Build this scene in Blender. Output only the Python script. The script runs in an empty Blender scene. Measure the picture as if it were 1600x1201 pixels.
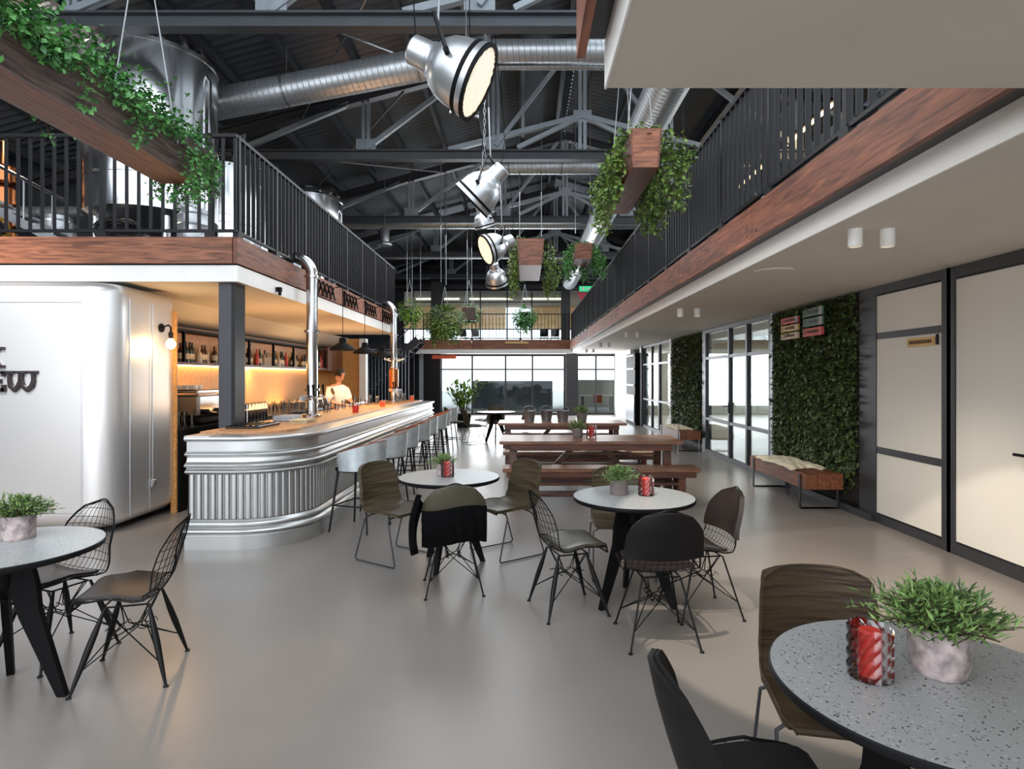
import bpy, bmesh, math, random
from mathutils import Vector, Matrix, Quaternion
random.seed(7)
R = math.radians
PI = math.pi
scene = bpy.context.scene
col = scene.collection

# ---------------------------------------------------------------- camera, world, light, exposure
cam_d = bpy.data.cameras.new('camera')
cam = bpy.data.objects.new('camera', cam_d)
col.objects.link(cam)
cam.location = (0, 0, 1.6)
cam.rotation_euler = (R(90), 0, 0)
cam_d.sensor_width = 36
cam_d.lens = 930 / 1600 * 36
cam_d.shift_x = -17 / 1600
cam_d.shift_y = -11.5 / 1600
cam_d.clip_start = 0.02
cam_d.clip_end = 400
scene.camera = cam
scene.view_settings.view_transform = 'Standard'
scene.view_settings.look = 'None'
scene.view_settings.gamma = 1
scene.view_settings.exposure = 0.30
scene.cycles.max_bounces = 7
scene.cycles.diffuse_bounces = 4
scene.cycles.glossy_bounces = 4
scene.cycles.transmission_bounces = 6
scene.cycles.transparent_max_bounces = 12
scene.cycles.sample_clamp_indirect = 6
scene.cycles.caustics_reflective = False
scene.cycles.caustics_refractive = False
scene.cycles.use_denoising = True

w = bpy.data.worlds.new('overcast_sky')
scene.world = w
w.use_nodes = True
wn = w.node_tree
wn.nodes.clear()
bg = wn.nodes.new('ShaderNodeBackground')
bg.inputs[0].default_value = (0.86, 0.93, 1.0, 1)
bg.inputs[1].default_value = 2.1
wo = wn.nodes.new('ShaderNodeOutputWorld')
wn.links.new(bg.outputs[0], wo.inputs[0])


def light(name, kind, loc, energy, color=(1, 1, 1), size=1.0, size_y=None, target=None, spot=None, blend=.4, spread=None):
    d = bpy.data.lights.new(name, kind)
    d.energy = energy
    d.color = color
    if kind == 'AREA':
        d.size = size
        if size_y:
            d.shape = 'RECTANGLE'
            d.size_y = size_y
        if spread:
            d.spread = R(spread)
    elif kind == 'SPOT':
        d.spot_size = R(spot or 60)
        d.spot_blend = blend
        d.shadow_soft_size = size
    else:
        d.shadow_soft_size = size
    o = bpy.data.objects.new(name, d)
    col.objects.link(o)
    o.location = loc
    if target is not None:
        v = Vector(target) - Vector(loc)
        o.rotation_euler = v.to_track_quat('-Z', 'Y').to_euler()
    return o


# daylight through the roof light over the right gallery, and fill added behind the camera
light('roof_light_right', 'AREA', (7.9, 12, 6.1), 1900, (.86, .93, 1), 2.0, 18, target=(-2.5, 12, 3.5))
light('front_fill', 'AREA', (-3.2, -3.8, 3.2), 180, (.93, .96, 1), 7, 4.5, target=(-.5, 8, 1.0))
light('far_daylight', 'AREA', (0.3, 25.2, 1.5), 420, (.92, .96, 1), 7, 2.2, target=(0.3, 10, 0.4))
light('hall_fill', 'AREA', (-1.0, 14.5, 5.3), 330, (.9, .95, 1), 3.0, 16, target=(-1.0, 14.5, 0))  # added overhead fill for the hall
# upward fill added for warm bar light bouncing to the soffit; spots follow
light('bar_glow_near', 'AREA', (-3.6, 8.6, 1.15), 26, (1, .55, .22), .8, 2.6, target=(-3.7, 8.6, 3))
light('bar_glow_far', 'AREA', (-3.6, 12.0, 1.15), 30, (1, .58, .26), .8, 3.0, target=(-3.7, 12, 3))
light('pod_wash', 'SPOT', (-4.9, 3.6, 3.9), 520, (1, .97, .95), .3, target=(-6.2, 6.2, 1.2), spot=75, blend=.8)  # added spot brightening the pod front, no fixture
light('table_spot', 'SPOT', (.0, 2.4, 3.7), 430, (1, .88, .74), .03, target=(2.4, 3.9, 0), spot=43, blend=.12)
light('hall_warm_fill', 'SPOT', (-3.3, 2.2, 4.3), 680, (1, .60, .40), .15, target=(-3.1, 5.3, .5), spot=56, blend=1)  # added unseen spot, tints the bar front and floor peach
light('can_spot', 'SPOT', (2.25, 4.03, 2.46), 50, (1, .86, .70), .03, target=(2.2, 4.03, 0), spot=70, blend=.8)
light('aisle_spot', 'SPOT', (2.47, 4.03, 2.46), 130, (1, .86, .70), .03, target=(2.9, 5.2, 0), spot=80, blend=.8)
light('aisle_spot_far', 'SPOT', (2.35, 8.7, 2.44), 120, (1, .9, .78), .03, target=(2.4, 9.0, 0), spot=70, blend=.8)


# ---------------------------------------------------------------- helpers
def P(px, py, Y):
    return Vector(((px - 817) / 930 * Y, Y, 1.6 - (py - 589) / 930 * Y))


def lin(c):
    return tuple((x / 255 / 12.92) if x / 255 <= .04045 else ((x / 255 + .055) / 1.055) ** 2.4 for x in c)


def tag(o, label=None, cat=None, group=None, kind=None):
    if label: o['label'] = label
    if cat: o['category'] = cat
    if group: o['group'] = group
    if kind: o['kind'] = kind
    return o


def thing(name, label, cat, loc=(0, 0, 0), rz=0, group=None, kind=None):
    o = bpy.data.objects.new(name, None)
    o.empty_display_size = .1
    col.objects.link(o)
    o.location = loc
    o.rotation_euler = (0, 0, rz)
    tag(o, label, cat, group, kind)
    return o


def structure(name, loc=(0, 0, 0)):
    o = bpy.data.objects.new(name, None)
    col.objects.link(o)
    o.location = loc
    o['kind'] = 'structure'
    return o


class MB:
    def __init__(s):
        s.v = []
        s.f = []

    def add(s, vs, fs, M=None):
        b = len(s.v)
        if M is not None:
            vs = [tuple(M @ Vector(p)) for p in vs]
        s.v += [tuple(p) for p in vs]
        s.f += [tuple(b + i for i in f) for f in fs]
        return s

    def box(s, c, d, M=None):
        x, y, z = c
        a, b, e = d[0] / 2, d[1] / 2, d[2] / 2
        vs = [(x + i * a, y + j * b, z + k * e) for i in (-1, 1) for j in (-1, 1) for k in (-1, 1)]
        fs = [(0, 1, 3, 2), (4, 6, 7, 5), (0, 4, 5, 1), (2, 3, 7, 6), (0, 2, 6, 4), (1, 5, 7, 3)]
        return s.add(vs, fs, M)

    def rng(s, x0, x1, y0, y1, z0, z1):
        return s.box(((x0 + x1) / 2, (y0 + y1) / 2, (z0 + z1) / 2), (abs(x1 - x0), abs(y1 - y0), abs(z1 - z0)))

    def cbox(s, c, d, ch):
        """box with chamfered vertical and horizontal edges"""
        x, y, z = c
        a, b, e = d[0] / 2, d[1] / 2, d[2] / 2
        ring = []
        for zz, q in ((-e, ch), (-e + ch, 0), (e - ch, 0), (e, ch)):
            A, B = a - q, b - q
            k = ch
            ring.append([(x - A + k, y - B, z + zz), (x + A - k, y - B, z + zz), (x + A, y - B + k, z + zz), (x + A, y + B - k, z + zz),
                         (x + A - k, y + B, z + zz), (x - A + k, y + B, z + zz), (x - A, y + B - k, z + zz), (x - A, y - B + k, z + zz)])
        s.rings(ring, True, True, True)
        return s

    def rings(s, rings, close=True, cap0=True, cap1=True):
        n = len(rings[0])
        vs = [p for r in rings for p in r]
        fs = []
        for i in range(len(rings) - 1):
            for j in range(n if close else n - 1):
                k = (j + 1) % n
                fs.append((i * n + j, i * n + k, (i + 1) * n + k, (i + 1) * n + j))
        if cap0: fs.append(tuple(range(n))[::-1])
        if cap1: fs.append(tuple((len(rings) - 1) * n + j for j in range(n)))
        return s.add(vs, fs)

    def beam(s, p0, p1, w, h, up=(0, 0, 1)):
        p0, p1 = Vector(p0), Vector(p1)
        d = (p1 - p0).normalized()
        u = Vector(up)
        if abs(d.dot(u)) > .98: u = Vector((1, 0, 0)) if abs(d.x) < .9 else Vector((0, 1, 0))
        sx = d.cross(u).normalized()
        sy = sx.cross(d).normalized()
        rs = [[p + sx * (i * w / 2) + sy * (j * h / 2) for i, j in ((-1, -1), (1, -1), (1, 1), (-1, 1))] for p in (p0, p1)]
        return s.rings(rs)

    def ibeam(s, p0, p1, w, h, t=.02, up=(0, 0, 1)):
        p0, p1 = Vector(p0), Vector(p1)
        d = (p1 - p0).normalized()
        sx = d.cross(Vector(up)).normalized()
        sy = sx.cross(d).normalized()
        s.beam(p0 + sy * (h / 2 - t / 2), p1 + sy * (h / 2 - t / 2), w, t, up)
        s.beam(p0 - sy * (h / 2 - t / 2), p1 - sy * (h / 2 - t / 2), w, t, up)
        s.beam(p0, p1, t, h - 2 * t, up)
        return s

    def tube(s, pts, r, n=8, caps=True):
        pts = [Vector(p) for p in pts]
        rr = r if isinstance(r, (list, tuple)) else [r] * len(pts)
        t0 = (pts[1] - pts[0]).normalized()
        a = Vector((0, 0, 1)) if abs(t0.z) < .9 else Vector((1, 0, 0))
        nx = t0.cross(a).normalized()
        rings = []
        for i, p in enumerate(pts):
            if i == 0: t = t0
            elif i == len(pts) - 1: t = (pts[i] - pts[i - 1]).normalized()
            else: t = ((pts[i + 1] - p).normalized() + (p - pts[i - 1]).normalized())
            t = t.normalized() if t.length > 1e-6 else t0
            nx = (nx - t * nx.dot(t))
            nx = nx.normalized() if nx.length > 1e-6 else t.orthogonal().normalized()
            ny = t.cross(nx)
            rings.append([p + nx * (rr[i] * math.cos(2 * PI * k / n)) + ny * (rr[i] * math.sin(2 * PI * k / n)) for k in range(n)])
        return s.rings(rings, True, caps, caps)

    def lathe(s, prof, n=24, M=None, caps=True):
        rings = [[(r * math.cos(2 * PI * k / n), r * math.sin(2 * PI * k / n), z) for k in range(n)] for r, z in prof]
        m = MB().rings(rings, True, caps, caps)
        return s.add(m.v, m.f, M)

    def prism(s, poly, t, M=None):
        """poly in local XZ plane, thickness t along Y"""
        n = len(poly)
        vs = [(x, -t / 2, z) for x, z in poly] + [(x, t / 2, z) for x, z in poly]
        fs = [tuple(range(n)), tuple(range(n, 2 * n))[::-1]] + [(i, (i + 1) % n + 0, (i + 1) % n + n, i + n)[::-1] for i in range(n)]
        return s.add(vs, fs, M)

    def grid(s, fn, nu, nv):
        vs = [fn(i / nu, j / nv) for i in range(nu + 1) for j in range(nv + 1)]
        fs = [(i * (nv + 1) + j, (i + 1) * (nv + 1) + j, (i + 1) * (nv + 1) + j + 1, i * (nv + 1) + j + 1) for i in range(nu) for j in range(nv)]
        return s.add(vs, fs)

    def shell(s, fn, nu, nv, th):
        """a grid with thickness th(along normal)"""
        g = [[Vector(fn(i / nu, j / nv)) for j in range(nv + 1)] for i in range(nu + 1)]
        N = [[None] * (nv + 1) for _ in range(nu + 1)]
        for i in range(nu + 1):
            for j in range(nv + 1):
                a = g[min(i + 1, nu)][j] - g[max(i - 1, 0)][j]
                b = g[i][min(j + 1, nv)] - g[i][max(j - 1, 0)]
                c = a.cross(b)
                N[i][j] = c.normalized() if c.length > 1e-9 else Vector((0, 0, 1))
        vs = [g[i][j] for i in range(nu + 1) for j in range(nv + 1)] + [g[i][j] + N[i][j] * th for i in range(nu + 1) for j in range(nv + 1)]
        o = (nu + 1) * (nv + 1)
        I = lambda i, j: i * (nv + 1) + j
        fs = []
        for i in range(nu):
            for j in range(nv):
                q = (I(i, j), I(i + 1, j), I(i + 1, j + 1), I(i, j + 1))
                fs.append(q[::-1])
                fs.append(tuple(k + o for k in q))
        bd = [(I(i, 0), I(i + 1, 0)) for i in range(nu)] + [(I(nu, j), I(nu, j + 1)) for j in range(nv)] + \
             [(I(i + 1, nv), I(i, nv)) for i in range(nu)] + [(I(0, j + 1), I(0, j)) for j in range(nv)]
        fs += [(a, b, b + o, a + o) for a, b in bd]
        return s.add(vs, fs)

    def leaf(s, p, d, up, L, W):
        """a pointed leaf of four triangles, folded along its midrib"""
        d = d.normalized()
        sx = d.cross(up)
        sx = sx.normalized() if sx.length > 1e-5 else d.orthogonal().normalized()
        n = sx.cross(d)
        m = p + d * (L * .45) + n * (L * .06)
        b = len(s.v)
        s.v += [tuple(p), tuple(p + d * (L * .4) + sx * W / 2), tuple(p + d * L - n * (L * .12)), tuple(p + d * (L * .4) - sx * W / 2), tuple(m)]
        s.f += [(b, b + 1, b + 4), (b + 1, b + 2, b + 4), (b + 2, b + 3, b + 4), (b + 3, b, b + 4)]

    def mesh(s, name, mat, smooth=False):
        me = bpy.data.meshes.new(name)
        me.from_pydata([tuple(v) for v in s.v], [], s.f)
        if mat: me.materials.append(mat)
        if smooth:
            me.polygons.foreach_set('use_smooth', [True] * len(me.polygons))
            try: me.set_sharp_from_angle(angle=R(38))
            except Exception: pass
        me.update()
        return me

    def build(s, name, mat, parent=None, smooth=False, loc=None):
        return inst(name, s.mesh(name, mat, smooth), parent, loc)


def inst(name, me, parent=None, loc=None, rot=None):
    o = bpy.data.objects.new(name, me)
    col.objects.link(o)
    if parent is not None: o.parent = parent
    if loc is not None: o.location = loc
    if rot is not None: o.rotation_euler = rot
    return o


def copy_tree(o, parent=None):
    c = o.copy()
    col.objects.link(c)
    c.parent = parent
    for ch in list(o.children):
        copy_tree(ch, c)
    return c


# ---------------------------------------------------------------- materials
def node_mat(name):
    m = bpy.data.materials.new(name)
    m.use_nodes = True
    nt = m.node_tree
    b = nt.nodes['Principled BSDF']
    return m, nt, b


def mat(name, rgb, rough=.5, metal=0, var=.08, scale=6, bump=0, bscale=None, spec=.5, stretch=(1, 1, 1), rvar=0, coat=0):
    """procedural paint / metal / fabric: noise varies the colour, optional fine relief"""
    m, nt, b = node_mat(name)
    c = lin(rgb)
    tc = nt.nodes.new('ShaderNodeTexCoord')
    mp = nt.nodes.new('ShaderNodeMapping')
    mp.inputs['Scale'].default_value = stretch
    nt.links.new(tc.outputs['Object'], mp.inputs[0])
    no = nt.nodes.new('ShaderNodeTexNoise')
    no.inputs['Scale'].default_value = scale
    no.inputs['Detail'].default_value = 4
    nt.links.new(mp.outputs[0], no.inputs[0])
    rp = nt.nodes.new('ShaderNodeValToRGB')
    rp.color_ramp.elements[0].position = .3
    rp.color_ramp.elements[1].position = .7
    rp.color_ramp.elements[0].color = (*[x * (1 - var) for x in c], 1)
    rp.color_ramp.elements[1].color = (*[min(1, x * (1 + var)) for x in c], 1)
    nt.links.new(no.outputs[0], rp.inputs[0])
    nt.links.new(rp.outputs[0], b.inputs['Base Color'])
    b.inputs['Roughness'].default_value = rough
    b.inputs['Metallic'].default_value = metal
    b.inputs['Specular IOR Level'].default_value = spec
    if coat: b.inputs['Coat Weight'].default_value = coat
    if rvar:
        mr = nt.nodes.new('ShaderNodeMapRange')
        mr.inputs[3].default_value = max(0, rough - rvar)
        mr.inputs[4].default_value = rough + rvar
        nt.links.new(no.outputs[0], mr.inputs[0])
        nt.links.new(mr.outputs[0], b.inputs['Roughness'])
    if bump:
        n2 = nt.nodes.new('ShaderNodeTexNoise')
        n2.inputs['Scale'].default_value = bscale or scale * 5
        n2.inputs['Detail'].default_value = 3
        nt.links.new(mp.outputs[0], n2.inputs[0])
        bp = nt.nodes.new('ShaderNodeBump')
        bp.inputs['Strength'].default_value = bump
        bp.inputs['Distance'].default_value = .01
        nt.links.new(n2.outputs[0], bp.inputs['Height'])
        nt.links.new(bp.outputs[0], b.inputs['Normal'])
    return m


def wood(name, dark, light_, axis='X', scale=3, rough=.5, bump=.15):
    st = {'X': (1, 12, 12), 'Y': (12, 1, 12), 'Z': (12, 12, 1)}[axis]
    m, nt, b = node_mat(name)
    tc = nt.nodes.new('ShaderNodeTexCoord')
    mp = nt.nodes.new('ShaderNodeMapping')
    mp.inputs['Scale'].default_value = st
    nt.links.new(tc.outputs['Object'], mp.inputs[0])
    no = nt.nodes.new('ShaderNodeTexNoise')
    no.inputs['Scale'].default_value = scale
    no.inputs['Detail'].default_value = 6
    no.inputs['Distortion'].default_value = 1.2
    nt.links.new(mp.outputs[0], no.inputs[0])
    rp = nt.nodes.new('ShaderNodeValToRGB')
    rp.color_ramp.elements[0].position = .34
    rp.color_ramp.elements[1].position = .68
    rp.color_ramp.elements[0].color = (*lin(dark), 1)
    rp.color_ramp.elements[1].color = (*lin(light_), 1)
    nt.links.new(no.outputs[0], rp.inputs[0])
    # broad tone change from board to board
    n3 = nt.nodes.new('ShaderNodeTexNoise')
    n3.inputs['Scale'].default_value = .6
    nt.links.new(tc.outputs['Object'], n3.inputs[0])
    oi = nt.nodes.new('ShaderNodeObjectInfo')
    ad = nt.nodes.new('ShaderNodeMath')
    ad.operation = 'ADD'
    nt.links.new(n3.outputs[0], ad.inputs[0])
    nt.links.new(oi.outputs['Random'], ad.inputs[1])
    mr = nt.nodes.new('ShaderNodeMapRange')
    mr.inputs[1].default_value = .3
    mr.inputs[2].default_value = 1.6
    mr.inputs[3].default_value = .72
    mr.inputs[4].default_value = 1.22
    nt.links.new(ad.outputs[0], mr.inputs[0])
    hs = nt.nodes.new('ShaderNodeHueSaturation')
    nt.links.new(rp.outputs[0], hs.inputs['Color'])
    nt.links.new(mr.outputs[0], hs.inputs['Value'])
    nt.links.new(hs.outputs[0], b.inputs['Base Color'])
    b.inputs['Roughness'].default_value = rough
    bp = nt.nodes.new('ShaderNodeBump')
    bp.inputs['Strength'].default_value = bump
    bp.inputs['Distance'].default_value = .005
    nt.links.new(no.outputs[0], bp.inputs['Height'])
    nt.links.new(bp.outputs[0], b.inputs['Normal'])
    return m


def emit(name, rgb, strength):
    m, nt, b = node_mat(name)
    b.inputs['Base Color'].default_value = (*lin(rgb), 1)
    b.inputs['Emission Color'].default_value = (*lin(rgb), 1)
    b.inputs['Emission Strength'].default_value = strength
    return m


def leafmat(name, a, b_, trans=.25):
    m, nt, b = node_mat(name)
    g = nt.nodes.new('ShaderNodeNewGeometry')
    no = nt.nodes.new('ShaderNodeTexNoise')
    no.inputs['Scale'].default_value = 14
    nt.links.new(g.outputs['Position'], no.inputs[0])
    mx = nt.nodes.new('ShaderNodeMath')
    mx.operation = 'MULTIPLY_ADD'
    mx.inputs[1].default_value = .6
    nt.links.new(g.outputs['Random Per Island'], mx.inputs[0])
    nt.links.new(no.outputs[0], mx.inputs[2])
    rp = nt.nodes.new('ShaderNodeValToRGB')
    rp.color_ramp.elements[0].position = .4
    rp.color_ramp.elements[1].position = 1.0
    rp.color_ramp.elements[0].color = (*lin(a), 1)
    rp.color_ramp.elements[1].color = (*lin(b_), 1)
    nt.links.new(mx.outputs[0], rp.inputs[0])
    nt.links.new(rp.outputs[0], b.inputs['Base Color'])
    b.inputs['Roughness'].default_value = .45
    return m


def glass(name, tint=(.93, .96, .96), rough=0.0, refl=.9):
    m = bpy.data.materials.new(name)
    m.use_nodes = True
    nt = m.node_tree
    nt.nodes.clear()
    out = nt.nodes.new('ShaderNodeOutputMaterial')
    tr = nt.nodes.new('ShaderNodeBsdfTransparent')
    tr.inputs[0].default_value = (*tint, 1)
    gl = nt.nodes.new('ShaderNodeBsdfGlossy')
    gl.inputs['Roughness'].default_value = rough
    fr = nt.nodes.new('ShaderNodeFresnel')
    fr.inputs[0].default_value = 1.5
    mu = nt.nodes.new('ShaderNodeMath')
    mu.operation = 'MULTIPLY'
    mu.inputs[1].default_value = refl
    nt.links.new(fr.outputs[0], mu.inputs[0])
    mi = nt.nodes.new('ShaderNodeMixShader')
    nt.links.new(mu.outputs[0], mi.inputs[0])
    nt.links.new(tr.outputs[0], mi.inputs[1])
    nt.links.new(gl.outputs[0], mi.inputs[2])
    nt.links.new(mi.outputs[0], out.inputs[0])
    return m


def terrazzo(name, base, chip):
    m, nt, b = node_mat(name)
    tc = nt.nodes.new('ShaderNodeTexCoord')
    v = nt.nodes.new('ShaderNodeTexVoronoi')
    v.inputs['Scale'].default_value = 92
    v.inputs['Randomness'].default_value = 1
    wn_ = nt.nodes.new('ShaderNodeTexNoise')
    wn_.inputs['Scale'].default_value = 60
    nt.links.new(tc.outputs['Object'], wn_.inputs[0])
    va = nt.nodes.new('ShaderNodeVectorMath')
    va.operation = 'MULTIPLY_ADD'
    va.inputs[1].default_value = (.022, .022, .022)
    nt.links.new(wn_.outputs['Color'], va.inputs[0])
    nt.links.new(tc.outputs['Object'], va.inputs[2])
    nt.links.new(va.outputs[0], v.inputs[0])
    rp = nt.nodes.new('ShaderNodeValToRGB')
    rp.color_ramp.interpolation = 'CONSTANT'
    rp.color_ramp.elements[0].position = 0
    rp.color_ramp.elements[0].color = (1, 1, 1, 1)
    rp.color_ramp.elements[1].position = .33
    rp.color_ramp.elements[1].color = (0, 0, 0, 1)
    nt.links.new(v.outputs['Distance'], rp.inputs[0])
    # pick only some cells, dark and light chips
    sp = nt.nodes.new('ShaderNodeSeparateColor')
    nt.links.new(v.outputs['Color'], sp.inputs[0])
    cr = nt.nodes.new('ShaderNodeValToRGB')
    cr.color_ramp.interpolation = 'CONSTANT'
    e = cr.color_ramp.elements
    e[0].position = 0
    e[0].color = (*lin(chip), 1)
    e[1].position = .2
    e[1].color = (*lin((120, 122, 122)), 1)
    x = e.new(.36)
    x.color = (*lin((178, 180, 178)), 1)
    x = e.new(.50)
    x.color = (*lin(base), 1)
    nt.links.new(sp.outputs[0], cr.inputs[0])
    n = nt.nodes.new('ShaderNodeTexNoise')
    n.inputs['Scale'].default_value = 220
    nt.links.new(tc.outputs['Object'], n.inputs[0])
    br = nt.nodes.new('ShaderNodeMixRGB')
    br.inputs[1].default_value = (*[q * .82 for q in lin(base)], 1)
    br.inputs[2].default_value = (*[q * 1.15 for q in lin(base)], 1)
    nt.links.new(n.outputs[0], br.inputs[0])
    mx = nt.nodes.new('ShaderNodeMixRGB')
    nt.links.new(rp.outputs[0], mx.inputs[0])
    nt.links.new(br.outputs[0], mx.inputs[1])
    nt.links.new(cr.outputs[0], mx.inputs[2])
    nt.links.new(mx.outputs[0], b.inputs['Base Color'])
    b.inputs['Roughness'].default_value = .32
    return m


def leather(name, rgb):
    m, nt, b = node_mat(name)
    tc = nt.nodes.new('ShaderNodeTexCoord')
    mp = nt.nodes.new('ShaderNodeMapping')
    mp.inputs['Scale'].default_value = (1.6, .5, 6.5)
    nt.links.new(tc.outputs['Object'], mp.inputs[0])
    n = nt.nodes.new('ShaderNodeTexNoise')
    n.inputs['Scale'].default_value = 6
    n.inputs['Detail'].default_value = 3
    nt.links.new(mp.outputs[0], n.inputs[0])
    rp = nt.nodes.new('ShaderNodeValToRGB')
    c = lin(rgb)
    rp.color_ramp.elements[0].position = .35
    rp.color_ramp.elements[1].position = .65
    rp.color_ramp.elements[0].color = (*[q * .7 for q in c], 1)
    rp.color_ramp.elements[1].color = (*[q * 1.35 for q in c], 1)
    nt.links.new(n.outputs[0], rp.inputs[0])
    nt.links.new(rp.outputs[0], b.inputs['Base Color'])
    b.inputs['Roughness'].default_value = .45
    b.inputs['Specular IOR Level'].default_value = .3
    bp = nt.nodes.new('ShaderNodeBump')
    bp.inputs['Strength'].default_value = .6
    bp.inputs['Distance'].default_value = .02
    nt.links.new(n.outputs[0], bp.inputs['Height'])
    nt.links.new(bp.outputs[0], b.inputs['Normal'])
    return m


M = {}
M['floor'] = mat('polished_concrete', (130, 123, 117), .30, 0, .10, .7, .03, 30, rvar=.08, spec=.55)
M['out_ground'] = mat('outdoor_paving', (170, 170, 168), .8)
M['white'] = mat('white_paint', (240, 238, 234), .55, 0, .02)
M['soffit'] = mat('grey_white_plaster', (212, 206, 196), .8, 0, .03, 2)
M['cream'] = mat('cream_paint', (222, 214, 196), .8, 0, .03)
M['tan'] = mat('tan_board', (206, 172, 128), .7, 0, .08, 3)
M['steel_dark'] = mat('dark_grey_steel', (62, 62, 66), .42, .3, .06)
M['steel_blue'] = mat('blue_grey_steel', (152, 160, 168), .42, .2, .10, 4)
M['steel_black'] = mat('black_steel', (20, 20, 23), .4, .1, .05, spec=.3)
M['chord'] = mat('chord_steel', (78, 81, 86), .45, .2, .1, 4, spec=.3)
M['rail'] = mat('black_rail_steel', (24, 24, 27), .45, .1, .05, spec=.3)
M['roof'] = mat('dark_corrugated_sheet', (96, 102, 110), .45, .5, .12, 1.5)
M['purlin'] = mat('purlin_steel', (70, 73, 78), .5, .4, .1)
M['gable'] = mat('dark_blue_cladding', (52, 58, 68), .6, .1, .08)
M['duct'] = mat('galvanised_duct', (204, 208, 212), .36, .75, .08, 9)
M['galv'] = mat('galvanised_wire', (150, 152, 155), .4, .8)
M['chrome'] = mat('polished_chrome', (190, 188, 188), .17, 1, .04, 3)
M['copper'] = mat('copper_pipe', (190, 120, 78), .25, 1, .1)
M['tank'] = mat('polished_tank_steel', (226, 228, 232), .17, 1, .05, 2)
M['zinc'] = mat('brushed_zinc', (196, 196, 195), .34, .88, .05, 5)
M['pod'] = mat('satin_aluminium', (224, 223, 222), .34, .72, .02, 1.5)
M['stoolshell'] = mat('stool_zinc_shell', (212, 220, 224), .36, .6, .14, 9)
M['lamp'] = mat('lamp_aluminium', (196, 198, 202), .33, .8, .05)
M['black'] = mat('matt_black', (14, 14, 15), .6, 0, .1, spec=.12)
M['blackgloss'] = mat('black_gloss', (18, 18, 20), .18, 0, .1)
M['wire'] = mat('black_wire', (14, 13, 13), .45, 0, .1, spec=.2)
M['legwood'] = mat('black_stained_leg', (16, 14, 14), .45, 0, .1, spec=.25)
M['fascia_x'] = wood('fascia_wood_across', (96, 54, 36), (164, 104, 74), 'X', 2.2)
M['fascia_y'] = wood('fascia_wood_along', (92, 52, 38), (160, 98, 72), 'Y', 2.2)
M['trough'] = wood('planter_wood', (78, 42, 28), (132, 76, 52), 'Y', 2.6)
M['picnic'] = wood('picnic_table_wood', (58, 30, 20), (104, 58, 38), 'X', 2.4, .38)
M['picnictop'] = wood('picnic_table_top_wood', (96, 60, 42), (142, 100, 76), 'X', 2.4, .34)
M['trough_cool_lit'] = wood('cool_lit_planter_side', (66, 54, 52), (116, 100, 96), 'Y', 2.6)  # planter wood greyed: cool light on the side is put into its colour
M['bench'] = wood('block_bench_wood', (96, 52, 30), (146, 88, 56), 'Y', 3)
M['bartop'] = wood('bar_top_wood', (170, 112, 70), (214, 158, 110), 'Y', 3, .35)
M['osb'] = mat('chipboard', (206, 150, 86), .6, 0, .25, 40)
M['barwall'] = mat('bar_back_panel', (212, 156, 92), .55, 0, .14, 18)
M['darkwood'] = wood('dark_cabinet_wood', (44, 28, 20), (84, 54, 38), 'Y', 3)
M['sheep'] = mat('cream_sheepskin', (242, 228, 196), .95, 0, .12, 12, .8, 60)
M['terrazzo'] = terrazzo('terrazzo', (158, 160, 160), (66, 70, 74))
M['tableedge'] = mat('dark_table_edge', (20, 20, 22), .5, spec=.2)
M['leather'] = leather('olive_leather', (66, 56, 40))
M['leather2'] = leather('dark_brown_leather', (58, 44, 28))
M['pad'] = mat('dark_leather_pad', (40, 33, 31), .42, 0, .12, 8, spec=.3)
M['padolive'] = mat('olive_leather_pad', (74, 70, 56), .38, 0, .12, 8)
M['padblack'] = mat('charcoal_cover', (26, 24, 24), .6, 0, .1, 8, spec=.15)
M['coat'] = mat('black_cloth', (9, 9, 10), .9, 0, .2, 12, .4, 30, spec=.08)
M['cushion'] = mat('tan_leather_cushion', (120, 66, 44), .45, 0, .15, 8)
M['ivy'] = leafmat('ivy_leaf', (30, 74, 38), (96, 160, 84))
M['ivy2'] = leafmat('ivy_leaf_olive', (38, 66, 26), (124, 154, 74))
M['herb'] = leafmat('herb_leaf', (38, 72, 30), (128, 158, 88))
M['moss'] = leafmat('living_wall_leaf', (10, 17, 10), (88, 106, 56))
M['palm'] = leafmat('palm_leaf', (40, 90, 30), (140, 180, 70))
M['stem'] = mat('plant_stem', (70, 60, 40), .8)
M['soil'] = mat('dark_soil', (34, 26, 20), .95, 0, .3, 30)
M['potpink'] = mat('mottled_stone_pot', (158, 144, 142), .55, 0, .55, 26, .05)
M['potgrey'] = mat('grey_stone_pot', (112, 102, 98), .7, 0, .15, 16)
M['redwax'] = emit('red_candle_glass', (196, 44, 32), .08)
M['cutglass'] = glass('cut_glass', (.97, .96, .96), .05, 1.1)
M['glass'] = glass('window_glass', (.90, .94, .94), 0, .55)
M['clearglass'] = glass('drinking_glass', (.9, .92, .92), .02, 1.8)
M['film'] = mat('white_film_panel', (226, 221, 210), .7, 0, .03, 1)
M['led'] = emit('warm_led', (255, 214, 150), 9)
M['ledwhite'] = emit('white_led', (255, 250, 238), 3)
M['bulb'] = emit('warm_bulb', (255, 196, 120), 14)
M['lens'] = emit('lamp_lens', (255, 232, 200), .9)
M['lensdim'] = emit('lamp_lens_dim', (200, 195, 185), .25)
M['green'] = emit('exit_green', (30, 170, 110), 1.1)
M['greensign'] = mat('green_sign', (84, 118, 100), .6)
M['redsign'] = mat('red_sign', (206, 84, 76), .6)
M['amber'] = mat('amber_sign', (214, 176, 110), .6)
M['creamsign'] = mat('cream_sign', (206, 190, 152), .6)
M['greysign'] = mat('grey_sign', (170, 172, 168), .6)
M['ink'] = mat('dark_print', (92, 58, 40), .7)
M['inkblack'] = mat('dark_lettering', (36, 26, 28), .5)
M['orange'] = mat('orange_paint', (226, 96, 56), .5)
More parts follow.
